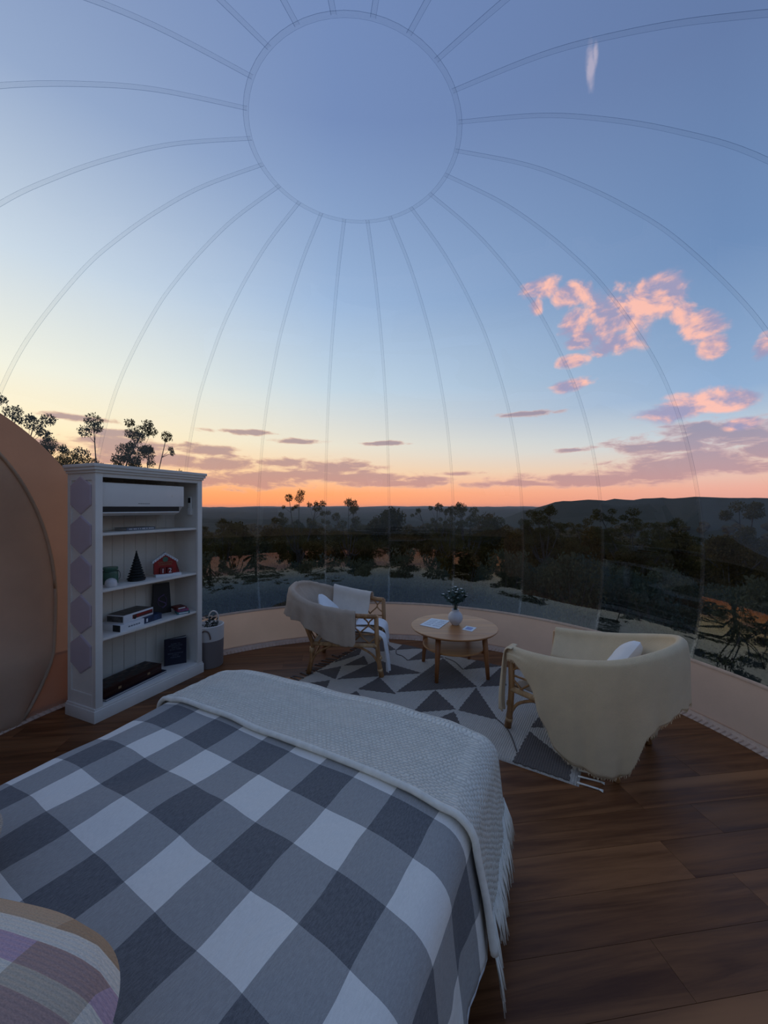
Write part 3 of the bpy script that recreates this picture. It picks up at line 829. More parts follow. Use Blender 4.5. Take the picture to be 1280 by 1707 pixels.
    for az, r, h, q in ((-62, 17, 9.2, 0), (-70, 17, 10.4, 1), (-84, 16, 9.2, 3), (-97, 19, 10.8, 0), (-110, 17, 10.0, 2)):
        a = math.radians(az); x, y = CX+r*math.sin(a), CY+r*math.cos(a)
        put(gums[q], x, y, 8.5, h, 'tall gum tree west of the dome, mirrored in the wall beside the gauze draped chair', 'tree', 'tall gum trees west of the dome')
    # grey-green heath between dome and thicket
    n = 0; tries = 0; hp = []
    while n < 230 and tries < 8000:
        tries += 1
        px = rnd.uniform(300, 1340); r = 6.0+14*rnd.random()
        x, y = at_px(px, r)
        if math.hypot(x-CX, y-CY) < 3.6 or any((x-a)**2+(y-b)**2 < .42 for a, b in hp): continue
        hp.append((x, y)); s = rnd.uniform(.55, 1.0)*(1+.03*r)
        put(rnd.choice(heath), x, y, 1.0, s, 'grey-green heath shrub on the slope below the clear wall', 'shrub', 'heath shrubs on the slope')
        n += 1
    # leafy shrub whose top shows behind the flower vase
    x, y = at_px(772, 7.6); lx, ly = x, y
    sh = bush_tree(41, 1.35, .5, 500, 'leaf_dense', 12, .03, .09, False, 'leafy_shrub')
    sh.location = (x, y, land(x, y)); tag(sh, 'bright leafy shrub just outside the wall behind the flower vase', 'shrub')
    settle(crop, (lx, ly, .62))
plant_all()
def canopy():
    """the closed forest further down the slope: crowns past counting"""
    rng = np.random.default_rng(5); bm = bmesh.new(); bmesh.ops.create_icosphere(bm, subdivisions=2, radius=1)
    T = np.array([v.co for v in bm.verts]); F = np.array([[v.index for v in f.verts] for f in bm.faces]); bm.free()
    V = []; FF = []; n = 0
    for _ in range(4200):
        u = rng.random(); r = 74*(900/74)**(u**.85); a = math.radians(rng.uniform(-56, 56))
        x, y = r*math.sin(a), r*math.cos(a); s = rng.uniform(1.6, 3.2)*(1+r*.0018)
        k = rng.uniform(.55, 1.35, (len(T), 1))
        P = T*k*np.array([s, s, s*.8])+np.array([x, y, land(x, y)+s*1.1])
        V.append(P); FF.append(F+n); n += len(T)
    me = bpy.data.meshes.new('forest_canopy'); me.from_pydata(np.concatenate(V).tolist(), [], np.concatenate(FF).tolist())
    me.materials.append(M['leaf_dense']); o = bpy.data.objects.new('forest_canopy', me); COL.objects.link(o)
    o['kind'] = 'stuff'; tag(o, 'closed dark forest canopy covering the valley below the hills', 'forest')
canopy()

# ------------------------------------------------------------------ placing helpers
def on_plane(px, py, z):              # where the sight line of a pixel meets the level z (below eye height)
    d = (EYE-z)*FPX/(py-HOR); return Vector(((px-640)/FPX*d, d, z))

# ------------------------------------------------------------------ bookcase
BK = empty('bookcase', (-2.062, 2.737, 0), math.radians(67.05))
tag(BK, 'tall white painted bookcase with lilac hexagon tiles on its side', 'bookcase')
BW, BD = .951, .35
def shelf_x(px, t):                   # local x along the bookcase for a pixel column at depth t behind the front
    k = (px-640)/FPX; e1 = (.39, .921); e2 = (-.921, .39)
    ox, oy = -2.062+e2[0]*t, 2.737+e2[1]*t
    return (k*oy-ox)/(e1[0]-k*e1[1])
SH = [.108, .585, .94, 1.357]         # upper faces of the shelves
def build_bookcase():
    W = M['white_paint']
    mb = MB(); mb.box(0, BW, 0, BD, 0, .085, bev=.004); mb.box(.006, BW-.006, .006, BD-.002, .083, .10, bev=.005); mb.build('plinth', W, BK, angle=30)
    for x0, x1, left in ((.015, .04, True), (BW-.04, BW-.015, False)):
        mb = MB()
        mb.box(x0+(.007 if left else 0), x1-(0 if left else .007), .016, BD-.004, .098, 1.80)
        xs = (x0, x0+.0072) if left else (x1-.0072, x1)
        for y0, y1, z0, z1 in ((.016, .055, .098, 1.8), (BD-.05, BD-.004, .098, 1.8), (.055, BD-.05, 1.745, 1.8), (.055, BD-.05, .098, .19)):
            mb.box(xs[0], xs[1], y0, y1, z0, z1, bev=.002)
        mb.build('side_panel', W, BK)
    for x0, x1 in ((.013, .062), (BW-.062, BW-.013)):
        MB().box(x0, x1, .008, .03, .10, 1.80, bev=.003).build('stile', W, BK, angle=30)
    MB().box(.06, BW-.06, .009, .03, 1.768, 1.80, bev=.003).build('top_rail', W, BK, angle=30)
    mb = MB(); mb.box(.004, BW-.004, -.004, BD, 1.797, 1.818, bev=.004); mb.box(-.008, BW+.008, -.016, BD, 1.816, 1.84, bev=.006); mb.box(-.016, BW+.016, -.024, BD, 1.838, 1.862, bev=.004)
    mb.build('cornice', W, BK, angle=30)
    n = 9; x0, x1 = .04, BW-.04
    for i in range(n):
        a = x0+(x1-x0)*i/n; b = x0+(x1-x0)*(i+1)/n; g = .0016 if i != 3 else .0028
        MB().box(a+g/2, b-g/2, BD-.016, BD-.006, .09, 1.80, bev=.0025).build('back_board', M['back_board'], BK, angle=30)
    MB().box(.02, BW-.02, BD-.0065, BD-.002, .09, 1.80).build('back_panel', M['back_board'], BK)
    for z in SH:
        MB().box(.041, BW-.041, .030 if z > .2 else .012, BD-.015, z-.019, z, bev=.002).build('shelf', W, BK, angle=30)
    for z in (1.637, 1.345, 1.052, .760, .467):          # five hexagon tiles up the side
        h = .143; poly = [(.19+h*math.sin(PI/3*k), z+h*math.cos(PI/3*k)) for k in range(6)]
        M4 = Matrix(((0,0,1,0),(1,0,0,0),(0,1,0,0),(0,0,0,1)))
        inn = [(.19+(p[0]-.19)*.93, z+(p[1]-z)*.93) for p in poly]
        mb = MB(); vs = [M4 @ Vector((p[0], p[1], .0218)) for p in poly]+[M4 @ Vector((p[0], p[1], .0165)) for p in poly]+[M4 @ Vector((p[0], p[1], .0125)) for p in inn]
        fs = [tuple(range(12, 18))]+[(i, (i+1) % 6, 6+(i+1) % 6, 6+i) for i in range(6)]+[(6+i, 6+(i+1) % 6, 12+(i+1) % 6, 12+i) for i in range(6)]
        o = mb.add(vs, fs).build('hexagon_tile', M['mirror_tile'], BK); o['label'] = 'lilac hexagon tile'
build_bookcase()
def bk(x, y, z): return BK.matrix_basis @ Vector((x, y, z))
BKM = Matrix.Translation(BK.location) @ Matrix.Rotation(math.radians(67.05), 4, 'Z')
def in_case(name, label, cat, x, y, z, rz=0.0):          # a thing standing in the bookcase
    p = BKM @ Vector((x, y, z)); return thing(name, label, cat, p, math.radians(67.05)+rz)
RX90 = Matrix.Rotation(PI/2, 4, 'X')

def build_aircon():
    xr = shelf_x(305, .06); xl = .047; w = xr-xl
    t = in_case('air_conditioner', 'white wall air conditioner with open flap filling the bookcase top', 'air conditioner', xl, .045, 1.48)
    W = M['ac_white']
    prof = [(.285, .0), (.285, .255), (.03, .255), (.012, .247), (.010, .085), (.06, .03), (.12, .0)]
    mb = MB(); n = len(prof)
    vs = [(0, y, z) for y, z in prof]+[(w, y, z) for y, z in prof]
    mb.add(vs, [tuple(range(n-1, -1, -1)), tuple(range(n, 2*n))]+[(i, (i+1) % n, n+(i+1) % n, n+i) for i in range(n)]); mb.build('body', W, t)
    fp = MB().box(.003, w-.003, .0, .0125, .072, .252, bev=.004).build('front_panel', W, t, angle=30)
    MB().box(.012, w-.05, .002, .05, .020, .072).build('air_outlet', M['black'], t)
    F = Matrix.Translation((0, -.016, .024)) @ Matrix.Rotation(math.radians(-24), 4, 'X')
    MB().box(.0185, w-.06, 0, .055, 0, .008, 0, F, .003).build('flap', W, t, angle=30)
    mb = MB()
    for i in range(6): mb.box(w*.42+i*.0165, w*.42+i*.0165+.012, -.0006, .001, .094, .098)
    mb.build('maker_mark', M['black'], fp)
    MB().box(w*.83, w*.84, -.0006, .001, .15, .174).build('display', M['fringe'], fp)
    b = in_case('cable_clip', 'small white bracket under the bookcase top above the air conditioner', 'bracket', .055, .10, 1.772)
    MB().box(0, .055, 0, .03, 0, .024, bev=.004).build('bracket_body', W, b, angle=30)
    r = in_case('remote_control', 'white remote control in a holder inside the bookcase', 'remote', BW-.04, .12, 1.475)
    MB().box(-.024, 0, -.022, .022, 0, .06, bev=.004).build('holder', W, r, angle=30)
    hs = MB().box(-.020, -.003, -.019, .019, .01, .17, bev=.005).build('handset', W, r, angle=30)
    MB().box(-.0212, -.0195, -.015, .015, .112, .16).build('screen', M['black'], hs)
    for i in range(3):
        for j in range(2): MB().box(-.0215, -.0195, -.010+.012*j, -.003+.012*j, .070+.012*i, .076+.012*i).build('button', M['fringe'], hs)
build_aircon()

def build_shelf_things():
    red = pm('red_paint', lin((150,26,22)), .5, .08, 12); red2 = pm('dark_red', lin((110,16,16)), .5, .1, 12)
    whitep = pm('white_card', lin((214,214,216)), .6, .03, 10); greenm = pm('green_ceramic', lin((72,110,92)), .35, .15, 14, spec=.5)
    marble = pm('white_marble', lin((206,204,204)), .35, .12, 9); blk = pm('black_bristle', (.010,.013,.014), .8, .3, 60, .6, 200)
    silver = pm('silver_cover', lin((112,122,134)), .35, .15, 10, metal=.3); navy = pm('navy_cover', lin((18,22,44)), .45, .15, 8)
    blue = pm('blue_print', lin((36,62,98)), .5, .3, 26, col2=lin((14,26,48))); darkwood = wood_mat('dark_chess_wood', lin((30,12,9)), lin((54,22,16)), .35, 1.2, 0, False, .4)
    page = pm('page_edges', lin((188,186,184)), .9, .06, 40, 0, 80, stretch=(1,1,30)); gold = pm('muted_gold', lin((150,120,84)), .5, .1, 20)
    # silver book on the top shelf
    xa, xb = shelf_x(208, .16), shelf_x(256, .16)
    t = in_case('silver_book', 'thin silver book lying on the shelf under the air conditioner', 'book', xa, .14, SH[3])
    MB().box(0, xb-xa, 0, .15, 0, .004).build('back_cover', silver, t); MB().box(0, xb-xa, 0, .15, .020, .024).build('front_cover', silver, t)
    MB().box(.003, xb-xa-.003, .003, .147, .004, .020).build('pages', page, t); MB().box(0, xb-xa, -.002, .0035, .002, .022).build('spine', silver, t)
    mb = MB(); x = .02; rr = random.Random(2)
    while x < xb-xa-.02:
        w = rr.choice((.006, .009, .012)); mb.box(x, x+w, -.003, -.0015, .008, .017); x += w+rr.choice((.003, .004, .012))
    mb.build('lettering', whitep, t)
    # white ball
    t = in_case('white_ball', 'smooth white ball at the left end of the ornament shelf', 'ornament', .096, .235, SH[2])
    MB().lathe([(.0, .0), (.02, .002), (.04, .018), (.05, .05), (.04, .083), (.02, .098), (.0, .1)], 24).build('ball', marble, t, True)
    # green jar with wire bail and lid
    x = shelf_x(184, .215)
    t = in_case('green_jar', 'green glazed jar with wire handle beside the black ornament tree', 'jar', x, .215, SH[2])
    MB().lathe([(.0, 0), (.046, 0), (.052, .008), (.053, .09), (.050, .105), (.044, .112), (.046, .118), (.0, .118)], 28).build('jar_body', greenm, t, angle=40)
    MB().lathe([(.0, .116), (.05, .116), (.052, .122), (.05, .134), (.0, .138)], 28).build('lid', greenm, t, angle=40)
    MB().tube([(.054*math.cos(a), .054*math.sin(a), .104+.004*math.sin(3*a)) for a in [2*PI*k/24 for k in range(25)]], .0022, 5).build('wire_ring', M['black'], t, True)
    MB().tube(catmull([(.055, 0, .104), (.068, -.01, .08), (.066, -.012, .04), (.056, -.01, .03)], 5), .002, 5).build('wire_handle', M['black'], t, True)
    # marble tea light in front of the jar
    x = shelf_x(185, .10)
    t = in_case('marble_candle', 'small white marble dome in front of the green jar', 'ornament', x, .100, SH[2])
    MB().lathe([(0, 0), (.034, 0), (.04, .006), (.041, .026), (.037, .045), (.026, .058), (.012, .065), (0, .066)], 26).build('dome', marble, t, True)
    # black bristle tree
    x = shelf_x(227.5, .17)
    t = in_case('ornament_tree', 'black tiered bottle-brush tree standing on the ornament shelf', 'ornament', x, .17, SH[2])
    MB().lathe([(0, 0), (.062, 0), (.064, .005), (.062, .011), (0, .012)], 28).build('foot', M['black'], t, angle=40)
    for i in range(10):
        z = .010+.0215*i; r = .063*(1-i/10.6); rr = random.Random(i)
        mb = MB(); n = 22; prof = [(r*.6, z), (r*1.02, z+.004), (r*.98, z+.011), (r*.62, z+.026), (.003, z+.03)]
        for (q, zz) in prof:
            for j in range(n): k = q*(1+(.10 if j % 2 else -.06)*(q > r*.7)); a = 2*PI*j/n; mb.v.append((k*math.cos(a), k*math.sin(a), zz+rr.uniform(-.001, .001)))
        for a in range(4):
            for j in range(n): mb.f.append((a*n+j, a*n+(j+1) % n, (a+1)*n+(j+1) % n, (a+1)*n+j)); mb.m.append(0)
        mb.build('tier', blk, t, True)
    MB().lathe([(.003, .225), (.006, .24), (0, .25)], 8).build('tip', blk, t, True)
    # red advent house
    x = shelf_x(272, .17)
    t = in_case('advent_house', 'red house shaped advent calendar with white scalloped roof and numbers', 'calendar', x, .15, SH[2], math.radians(-24))
    hw, he, ap = .086, .135, .195
    M4 = RX90
    mb = MB(); mb.prism([(-hw, .022), (hw, .022), (hw, he), (0, ap), (-hw, he)], -.02, .02, 0, M4); mb.build('house_front', red, t)
    MB().prism([(hw-.001, .022), (hw+.03, .022), (hw-.001, he-.01)], -.016, .016, 0, M4).build('side_wing', red2, t)
    for sx in (-1, 1):
        p = []; L = math.hypot(hw+.014, ap-he+.012); ux, uz = sx*(hw+.014)/L, -(ap-he+.012)/L
        top = []; bot = []
        for k in range(0, 25):
            q = L*k/24; top.append((ux*q, ap+.014+uz*q)); bot.append((ux*q, ap+.014+uz*q-.017-.006*abs(math.sin(PI*k/4))))
        poly = top+bot[::-1]
        if sx > 0: poly = poly[::-1]
        mb = MB(); n = len(top)
        vs = [M4 @ Vector((a, b, zz)) for zz in (-.026, .026) for a, b in top+bot]
        m2 = 2*n; fs = []
        for k in range(n-1):
            fs += [(k, k+1, n+k+1, n+k), (m2+k, m2+n+k, m2+n+k+1, m2+k+1), (k, m2+k, m2+k+1, k+1), (n+k, n+k+1, m2+n+k+1, m2+n+k)]
        fs += [(0, n, m2+n, m2), (n-1, m2+n-1, m2+2*n-1, 2*n-1)]
        o = mb.add(vs, fs).build('roof_trim', whitep, t)
        for k in range(5):
            q = L*(k+.5)/5.2; MB().lathe([(0, -.0005), (.0028, -.0005), (.0028, .001), (0, .001)], 8, (0,0,0), 0, Matrix.Translation((ux*q, -.0268, ap+.004+uz*q)) @ RX90).build('roof_hole', M['black'], o)
    MB().box(-hw+.005, hw+.035, -.055, .022, 0, .023, bev=.002).build('base', whitep, t, angle=30)
    MB().lathe([(.016, -.002), (.022, -.002), (.022, .002), (.016, .002)], 20, (0,0,0), 0, Matrix.Translation((0, -.0215, .148)) @ RX90).build('wreath', greenm, t)
    text_mesh('lettering', 'SLEEPS UNTIL\nCHRISTMAS', .0195, gold, t, Matrix.Translation((0, -.0212, .112)) @ RX90)
    for k, (dx, ch) in enumerate(((-.026, '1'), (.030, '2'))):
        bx = MB().box(dx-.022, dx+.022, -.05, -.0195, .0232, .078, bev=.002).build('number_block', red2, t, angle=30)
        text_mesh('number', ch, .056, whitep, bx, Matrix.Translation((dx, -.0510, .050)) @ RX90)
    # puzzle boxes
    xa, xb = shelf_x(200, .05), shelf_x(271, .10)
    t = in_case('puzzle_box', 'flat white and blue puzzle box at the bottom of the game stack', 'box', xa+.005, .055, SH[1], math.radians(7))
    L = xb-xa-.01
    MB().box(0, L, 0, .225, 0, .05, bev=.002).build('box_body', whitep, t, angle=30)
    MB().box(L*.55, L+.0006, -.0006, .2, .002, .0506).build('picture_panel', blue, t)
    MB().box(-.0006, .0, .0, .075, .0, .05).build('end_label', M['black'], t); MB().box(L*.60, L*.64, -.0012, -.0004, .012, .040).build('printed_mark', whitep, t)
    mb = MB()
    for i in range(5): mb.box(L*.18+i*.022, L*.18+i*.022+.016, -.0008, 0, .018, .028)
    mb.build('lettering', silver, t)
    img = pm('vehicle_print', lin((120,46,36)), .5, .5, 24, col2=lin((30,26,30))); topimg = pm('lid_print', lin((96,92,90)), .45, .5, 20, col2=lin((24,24,28)))
    t = in_case('vintage_game_box', 'red and white printed game box on top of the flat puzzle box', 'box', xa+.045, .075, SH[1]+.051, math.radians(10))
    L2 = L*.74
    MB().box(0, L2, 0, .17, 0, .062, bev=.002).build('box_body', whitep, t, angle=30)
    MB().box(.004, L2-.004, .004, .166, .0622, .0630).build('lid_print', topimg, t)
    MB().box(L2*.28, L2-.006, -.0008, 0, .016, .048).build('side_print', img, t); MB().box(-.0008, 0, .008, .162, .008, .054).build('end_print', topimg, t)
    mb = MB()
    for i in range(9): mb.box(L2*.42+i*.017, L2*.42+i*.017+.012, -.0014, -.0006, .030, .044)
    mb.build('lettering', red, t)
    MB().lathe([(0, -.001), (.012, -.001), (.012, .0006), (0, .0006)], 14, (0,0,0), 0, Matrix.Translation((L2*.36, -.0010, .022)) @ RX90).build('wheel_print', M['black'], t)
    # dark tall gift bag with a looping purple mark
    x = shelf_x(277, .22); dk = pm('dark_purple_card', lin((20,17,24)), .5, .2, 12); pur = pm('purple_print', lin((104,82,120)), .5, .2, 20)
    t = in_case('gift_bag', 'dark tall gift bag with a purple looped emblem leaning in the corner', 'bag', x-.012, .270, SH[1], math.radians(-20))
    mb = MB(); w0, w1 = .075, .065
    vs = [(-w0,-.035,0),(w0,-.035,0),(w0,.035,0),(-w0,.035,0),(-w1,-.012,.27),(w1,-.012,.27),(w1,.012,.27),(-w1,.012,.27)]
    mb.add(vs, [(3,2,1,0),(4,5,6,7),(0,1,5,4),(1,2,6,5),(2,3,7,6),(3,0,4,7)]); mb.build('bag_body', dk, t)
    sp = [(.032*math.sin(2.2*k/14*PI), -.040+.10*.085*k/14+.0, .05+.12*k/14) for k in range(15)]
    MB().tube([(p[0], -.0375+.085*p[2]-.0015, p[2]) for p in sp], .005, 5).build('emblem', pur, t, True)
    MB().tube([(.036*math.cos(a), -.0390+.085*(.11+.05*math.sin(a)), .11+.05*math.sin(a)) for a in [2*PI*k/20 for k in range(21)]], .002, 4).build('emblem_ring', pur, t, True)
    # three card packs
    x = shelf_x(291, .13); rz = math.radians(-28)
    teal = pm('teal_card', lin((52,112,118)), .5, .1, 20); pinkm = pm('pink_card', lin((176,72,104)), .5, .25, 40, col2=lin((90,40,60)))
    for i, (nm, lab, mt, w, d, h, dx) in enumerate((('card_pack', 'teal pack of cards at the bottom of the small stack', teal, .10, .13, .022, 0),
            ('card_pack', 'pink pack of cards in the middle of the small stack', pinkm, .09, .12, .022, .004), ('card_pack', 'dark red patterned pack of cards topping the small stack', img, .085, .115, .020, -.006))):
        t = in_case(nm, lab, 'card pack', x-.02+dx, .068, SH[1]+(0, .0225, .045)[i], rz+.12*i)
        MB().box(0, w, 0, d, 0, h, bev=.0015).build('pack_body', mt, t, angle=30)
        MB().box(.012, w-.012, -.0006, 0, h*.3, h*.75).build('pack_label', whitep if i != 1 else pur, t)
    # chess box on a large flat book
    xa, xb = shelf_x(172, .06), shelf_x(270, .12)
    t = in_case('flat_book', 'large thin navy book lying under the dark chess box', 'book', xa+.005, .035, SH[0], math.radians(6))
    L = xb-xa+.02
    MB().box(0, L, 0, .21, 0, .003).build('back_cover', navy, t); MB().box(0, L, 0, .21, .015, .018).build('front_cover', navy, t)
    MB().box(.002, L-.004, .003, .206, .003, .015).build('pages', page, t)
    t = in_case('chess_box', 'dark wooden folding chess box lying on the bottom shelf', 'box', xa-.004, .050, SH[0]+.0182, math.radians(6))
    L -= .03
    MB().box(0, L, 0, .185, 0, .034, bev=.003).build('box_base', darkwood, t, angle=30); MB().box(0, L, 0, .185, .0335, .07, bev=.003).build('box_lid', darkwood, t, angle=30)
    for i in range(8):
        for j in range(4):
            if (i+j) % 2 == 0: MB().box(.02+i*(L-.04)/8, .02+(i+1)*(L-.04)/8, .012+j*.040, .012+(j+1)*.040, .07, .0708).build('chess_square', M['black'], t)
    for sx in (.25, .75): MB().box(L*sx-.012, L*sx+.012, -.002, .0, .026, .044).build('hinge', gold, t)
    # navy book standing half open
    x = shelf_x(288, .2)
    t = in_case('standing_book', 'navy book of sayings standing open on the bottom shelf', 'book', x, .165, SH[0], math.radians(-38))
    w, h = .178, .236
    MB().box(-w/2, w/2, -.0035, 0, 0, h).build('front_cover', navy, t)
    B4 = Matrix.Translation((-w/2, .004, 0)) @ Matrix.Rotation(math.radians(15), 4, 'Z')
    MB().box(0, w+.004, .0, .004, 0, h+.001, 0, B4 @ Matrix.Translation((0, .004, 0))).build('back_cover', navy, t)
    mb = MB()
    for k in range(5):
        B5 = Matrix.Translation((-w/2+.002, .003, 0)) @ Matrix.Rotation(math.radians(2.6*k+1.6), 4, 'Z'); mb.box(0, w+.001, 0, .0012, .003, h-.003, 0, B5)
    mb.build('pages', page, t)
    text_mesh('lettering', 'GUIDE TO\nAPPRECIATING\nSIMPLE &\nQUIET TIMES\n\nREDISCOVERING\nSIMPLE\nPLEASURES', .0165, silver, t, Matrix.Translation((0, -.0042, h*.55)) @ RX90, .0003, 'CENTER', 1.05)
build_shelf_things()

# ------------------------------------------------------------------ basket beside the bookcase
def build_basket():
    t = thing('storage_basket', 'white and taupe woven rope basket on the floor beside the bookcase', 'basket', (-1.715, 3.78, 0), .4)
    tp = weave_mat('taupe_rope', lin((124,114,110)), .95, .01, .9, .12); cr = weave_mat('cream_rope', lin((206,200,194)), .95, .01, .9, .08)
    lt = pm('leather_strap', lin((104,84,72)), .5, .1, 20)
    def rope(z0, z1, n, r0, r1):
        prof = []
        for i in range(n):
            z = z0+(z1-z0)*i/n; r = r0+(r1-r0)*i/n; dz = (z1-z0)/n
            prof += [(r, z), (r+.004, z+dz*.5)]
        return prof+[(r1, z1)]
    po = [(0, 0)]+rope(0, .26, 22, .12, .127); MB().lathe(po, 40, cap=False).build('lower_band', tp, t, True)
    pi = rope(.258, .40, 12, .127, .13)+[(.124, .402), (.122, .3), (.116, .06), (0, .05)]; MB().lathe(pi, 40, cap=False).build('upper_band', cr, t, True)
    for s in (1, -1):
        a0 = math.radians(75 if s > 0 else -105)
        c, q = math.cos(a0), math.sin(a0); R = .131
        pts = [(R*c-.045*q, R*q+.045*c, .34), (R*c-.045*q, R*q+.045*c, .43), (R*c-.03*q, R*q+.03*c, .475), (R*c, R*q, .492), (R*c+.03*q, R*q-.03*c, .475), (R*c+.045*q, R*q-.045*c, .43), (R*c+.045*q, R*q-.045*c, .34)]
        if s < 0: pts = [(x*1.06, y*1.06, z-(.12 if z > .4 else 0) if z > .4 else z-.05) for x, y, z in pts]
        MB().tube(catmull(pts, 5), .007, 6).build('handle', lt if s < 0 else cr, t, True)
    # leafy greens in it
    f = thing('trailing_greenery', 'dark green artificial greenery stuffed into the rope basket', 'plant', (-1.71, 3.78, .30))
    gm = pm('dark_green_leaf', (.012,.028,.022), .5, .3, 30); rr = random.Random(4)
    mb = MB()
    for i in range(9): a = rr.uniform(0, 6.28); mb.tube([(0,0,-.2), (.05*math.cos(a), .05*math.sin(a), .05), (.075*math.cos(a), .075*math.sin(a), .12)], .004, 5)
    mb.build('stems', gm, f, True)
    for i in range(46):
        a = rr.uniform(0, 6.28); r = rr.uniform(.0, .062); z = .075+.09*rr.random()-.3*r*.2
        d = Vector((math.cos(a+rr.uniform(-1, 1)), math.sin(a+rr.uniform(-1, 1)), rr.uniform(-.2, .8))).normalized(); s = d.cross(Vector((0,0,1))).normalized(); L = rr.uniform(.035, .055)
        p = Vector((r*math.cos(a), r*math.sin(a), z)); up = s.cross(d)
        MB().add([p, p+d*L*.4+s*L*.3+up*.006, p+d*L, p+d*L*.4-s*L*.3+up*.006, p+d*L*.45-up*.004], [(0,1,4), (1,2,4), (2,3,4), (3,0,4)]).build('leaf', gm, f, True)
build_basket()

# ------------------------------------------------------------------ rug
RUGP = Vector((1.079, 2.128, 0)); RUG_L, RUG_W = 2.25, 1.41
RUG_RZ = math.atan2(.852, .523)                         # local x runs along the width b, local y along -a ... see below
def build_rug():
    # local frame: x along a (long way), y along -b so that it stays right-handed
    ang = math.atan2(.523, -.852)
    t = thing('area_rug', 'flatwoven wool rug in cream and charcoal triangles under the table', 'rug', (RUGP.x, RUGP.y, 0), ang)
    def L(a, b, z=.0): return (a, -b, z)
    dark = [[(1.34,1.27),(.85,.84),(1.39,.40)], [(1.13,.60),(.87,.40),(1.13,.19)], [(.85,.82),(.85,.40),(.56,.42)], [(1.86,.88),(1.37,.84),(1.66,.60)],
            [(1.66,.56),(1.69,.28),(1.38,.37)], [(1.62,1.03),(1.34,1.29),(1.60,1.40)], [(1.86,1.22),(1.66,1.40),(1.88,1.40)], [(2.16,1.40),(1.87,1.22),(1.99,1.08),(2.23,1.2)],
            [(1.08,1.11),(1.03,1.40),(.79,1.38)], [(.83,.86),(.78,1.36),(.64,1.0)], [(.30,.70),(.34,.45),(.15,.56)], [(.335,.39),(.36,.012),(.05,.012),(.05,.16)],
            [(1.96,.33),(1.68,.57),(1.88,.86)], [(2.23,.36),(2.1,.57),(1.97,.32)], [(2.09,.6),(2.06,.9),(1.9,.74)], [(.12,.75),(.42,.82),(.3,1.2)], [(.06,1.36),(.33,1.38),(.06,1.0)],
            [(1.36,.02),(1.68,.24),(1.74,.02)], [(.87,.36),(.62,.02),(1.02,.02)], [(2.22,.02),(2.0,.28),(1.86,.02)], [(2.22,.62),(2.12,.9),(2.23,1.12)]]
    mb = MB(); hh = .010; n = 46; mth = 30
    vs = []; uvs = []
    for i in range(n+1):
        for j in range(mth+1):
            a, b = RUG_L*i/n, RUG_W*j/mth
            e = min(a, RUG_L-a, b, RUG_W-b)
            vs.append(L(a, b, hh*sstep(e, -.004, .012)+.0010*nz(a*9, b*9))); uvs.append((a, b))
    fs = [(i*(mth+1)+j, i*(mth+1)+j+1, (i+1)*(mth+1)+j+1, (i+1)*(mth+1)+j) for i in range(n) for j in range(mth)]
    mb.add(vs, fs, 0, uvs); o = mb.build('ground_weave', M['rug_cream'], t, True); solid(o, .008, -1)
    def serr(p, q, rnd):                                 # woven edge: a line stepped in small teeth
        k = max(2, int(math.dist(p, q)/.022)); out = []
        for i in range(k):
            t0 = i/k; x = p[0]+(q[0]-p[0])*t0; y = p[1]+(q[1]-p[1])*t0
            nx, ny = -(q[1]-p[1]), q[0]-p[0]; l = math.hypot(nx, ny); w = .004*(1 if i % 2 else -1)+rnd.uniform(-.002, .002)
            if i == 0: w = 0
            out.append((x+nx/l*w, y+ny/l*w))
        return out
    rnd = random.Random(8)
    for poly in dark:
        c = (sum(p[0] for p in poly)/len(poly), sum(p[1] for p in poly)/len(poly))
        out = []
        for i in range(len(poly)): out += serr(poly[i], poly[(i+1) % len(poly)], rnd)
        mb = MB(); k = len(out)
        top = [L(p[0], p[1], .0125) for p in out]+[L(c[0], c[1], .0132)]
        bot = [L(p[0], p[1], .008) for p in out]
        f = [(i, (i+1) % k, k) for i in range(k)]; f += [((i+1) % k, i, k+1+i, k+1+(i+1) % k) for i in range(k)]
        f = [q[::-1] for q in f]
        mb.add(top+bot, f, 0, [tuple(p) for p in out]+[c]+[tuple(p) for p in out]); mb.build('charcoal_triangle', M['rug_dark'], t)
    for pts in ([(.56,.42),(.49,.36),(.43,.27),(.36,.12)], [(1.62,1.03),(1.72,1.10),(1.80,1.12),(1.86,1.22)], [(1.08,1.12),(1.2,1.24),(1.33,1.29)]):
        MB().tube([L(p.x, p.y, .0115) for p in catmull([(*p, 0) for p in pts], 5)], .005, 5).build('dark_outline', M['rug_dark'], t, True)
    rr = random.Random(5)
    for e, a0 in ((-1, 0.0), (1, RUG_L)):                # tassels along both short ends
        k = 24
        for i in range(k):
            b = .02+(RUG_W-.04)*i/(k-1); s = rr.uniform(-.03, .03); Lg = rr.uniform(.075, .10)
            if e > 0 and RUG_W-b < .62: Lg *= .35
            mb = MB(); mb.tube([L(a0-e*.012, b, .008), L(a0+e*Lg*.5, b+s*.5, .008), L(a0+e*Lg, b+s, .007)], [.006, .005, .0055], 5)
            for q in (-1, 0, 1): mb.tube([L(a0+e*Lg, b+s, .007), L(a0+e*(Lg+.022), b+s+q*.009, .004)], [.0045, .003], 4)
            mb.build('tassel', M['fringe'] if e < 0 else M['rug_dark'], t, True)
build_rug()

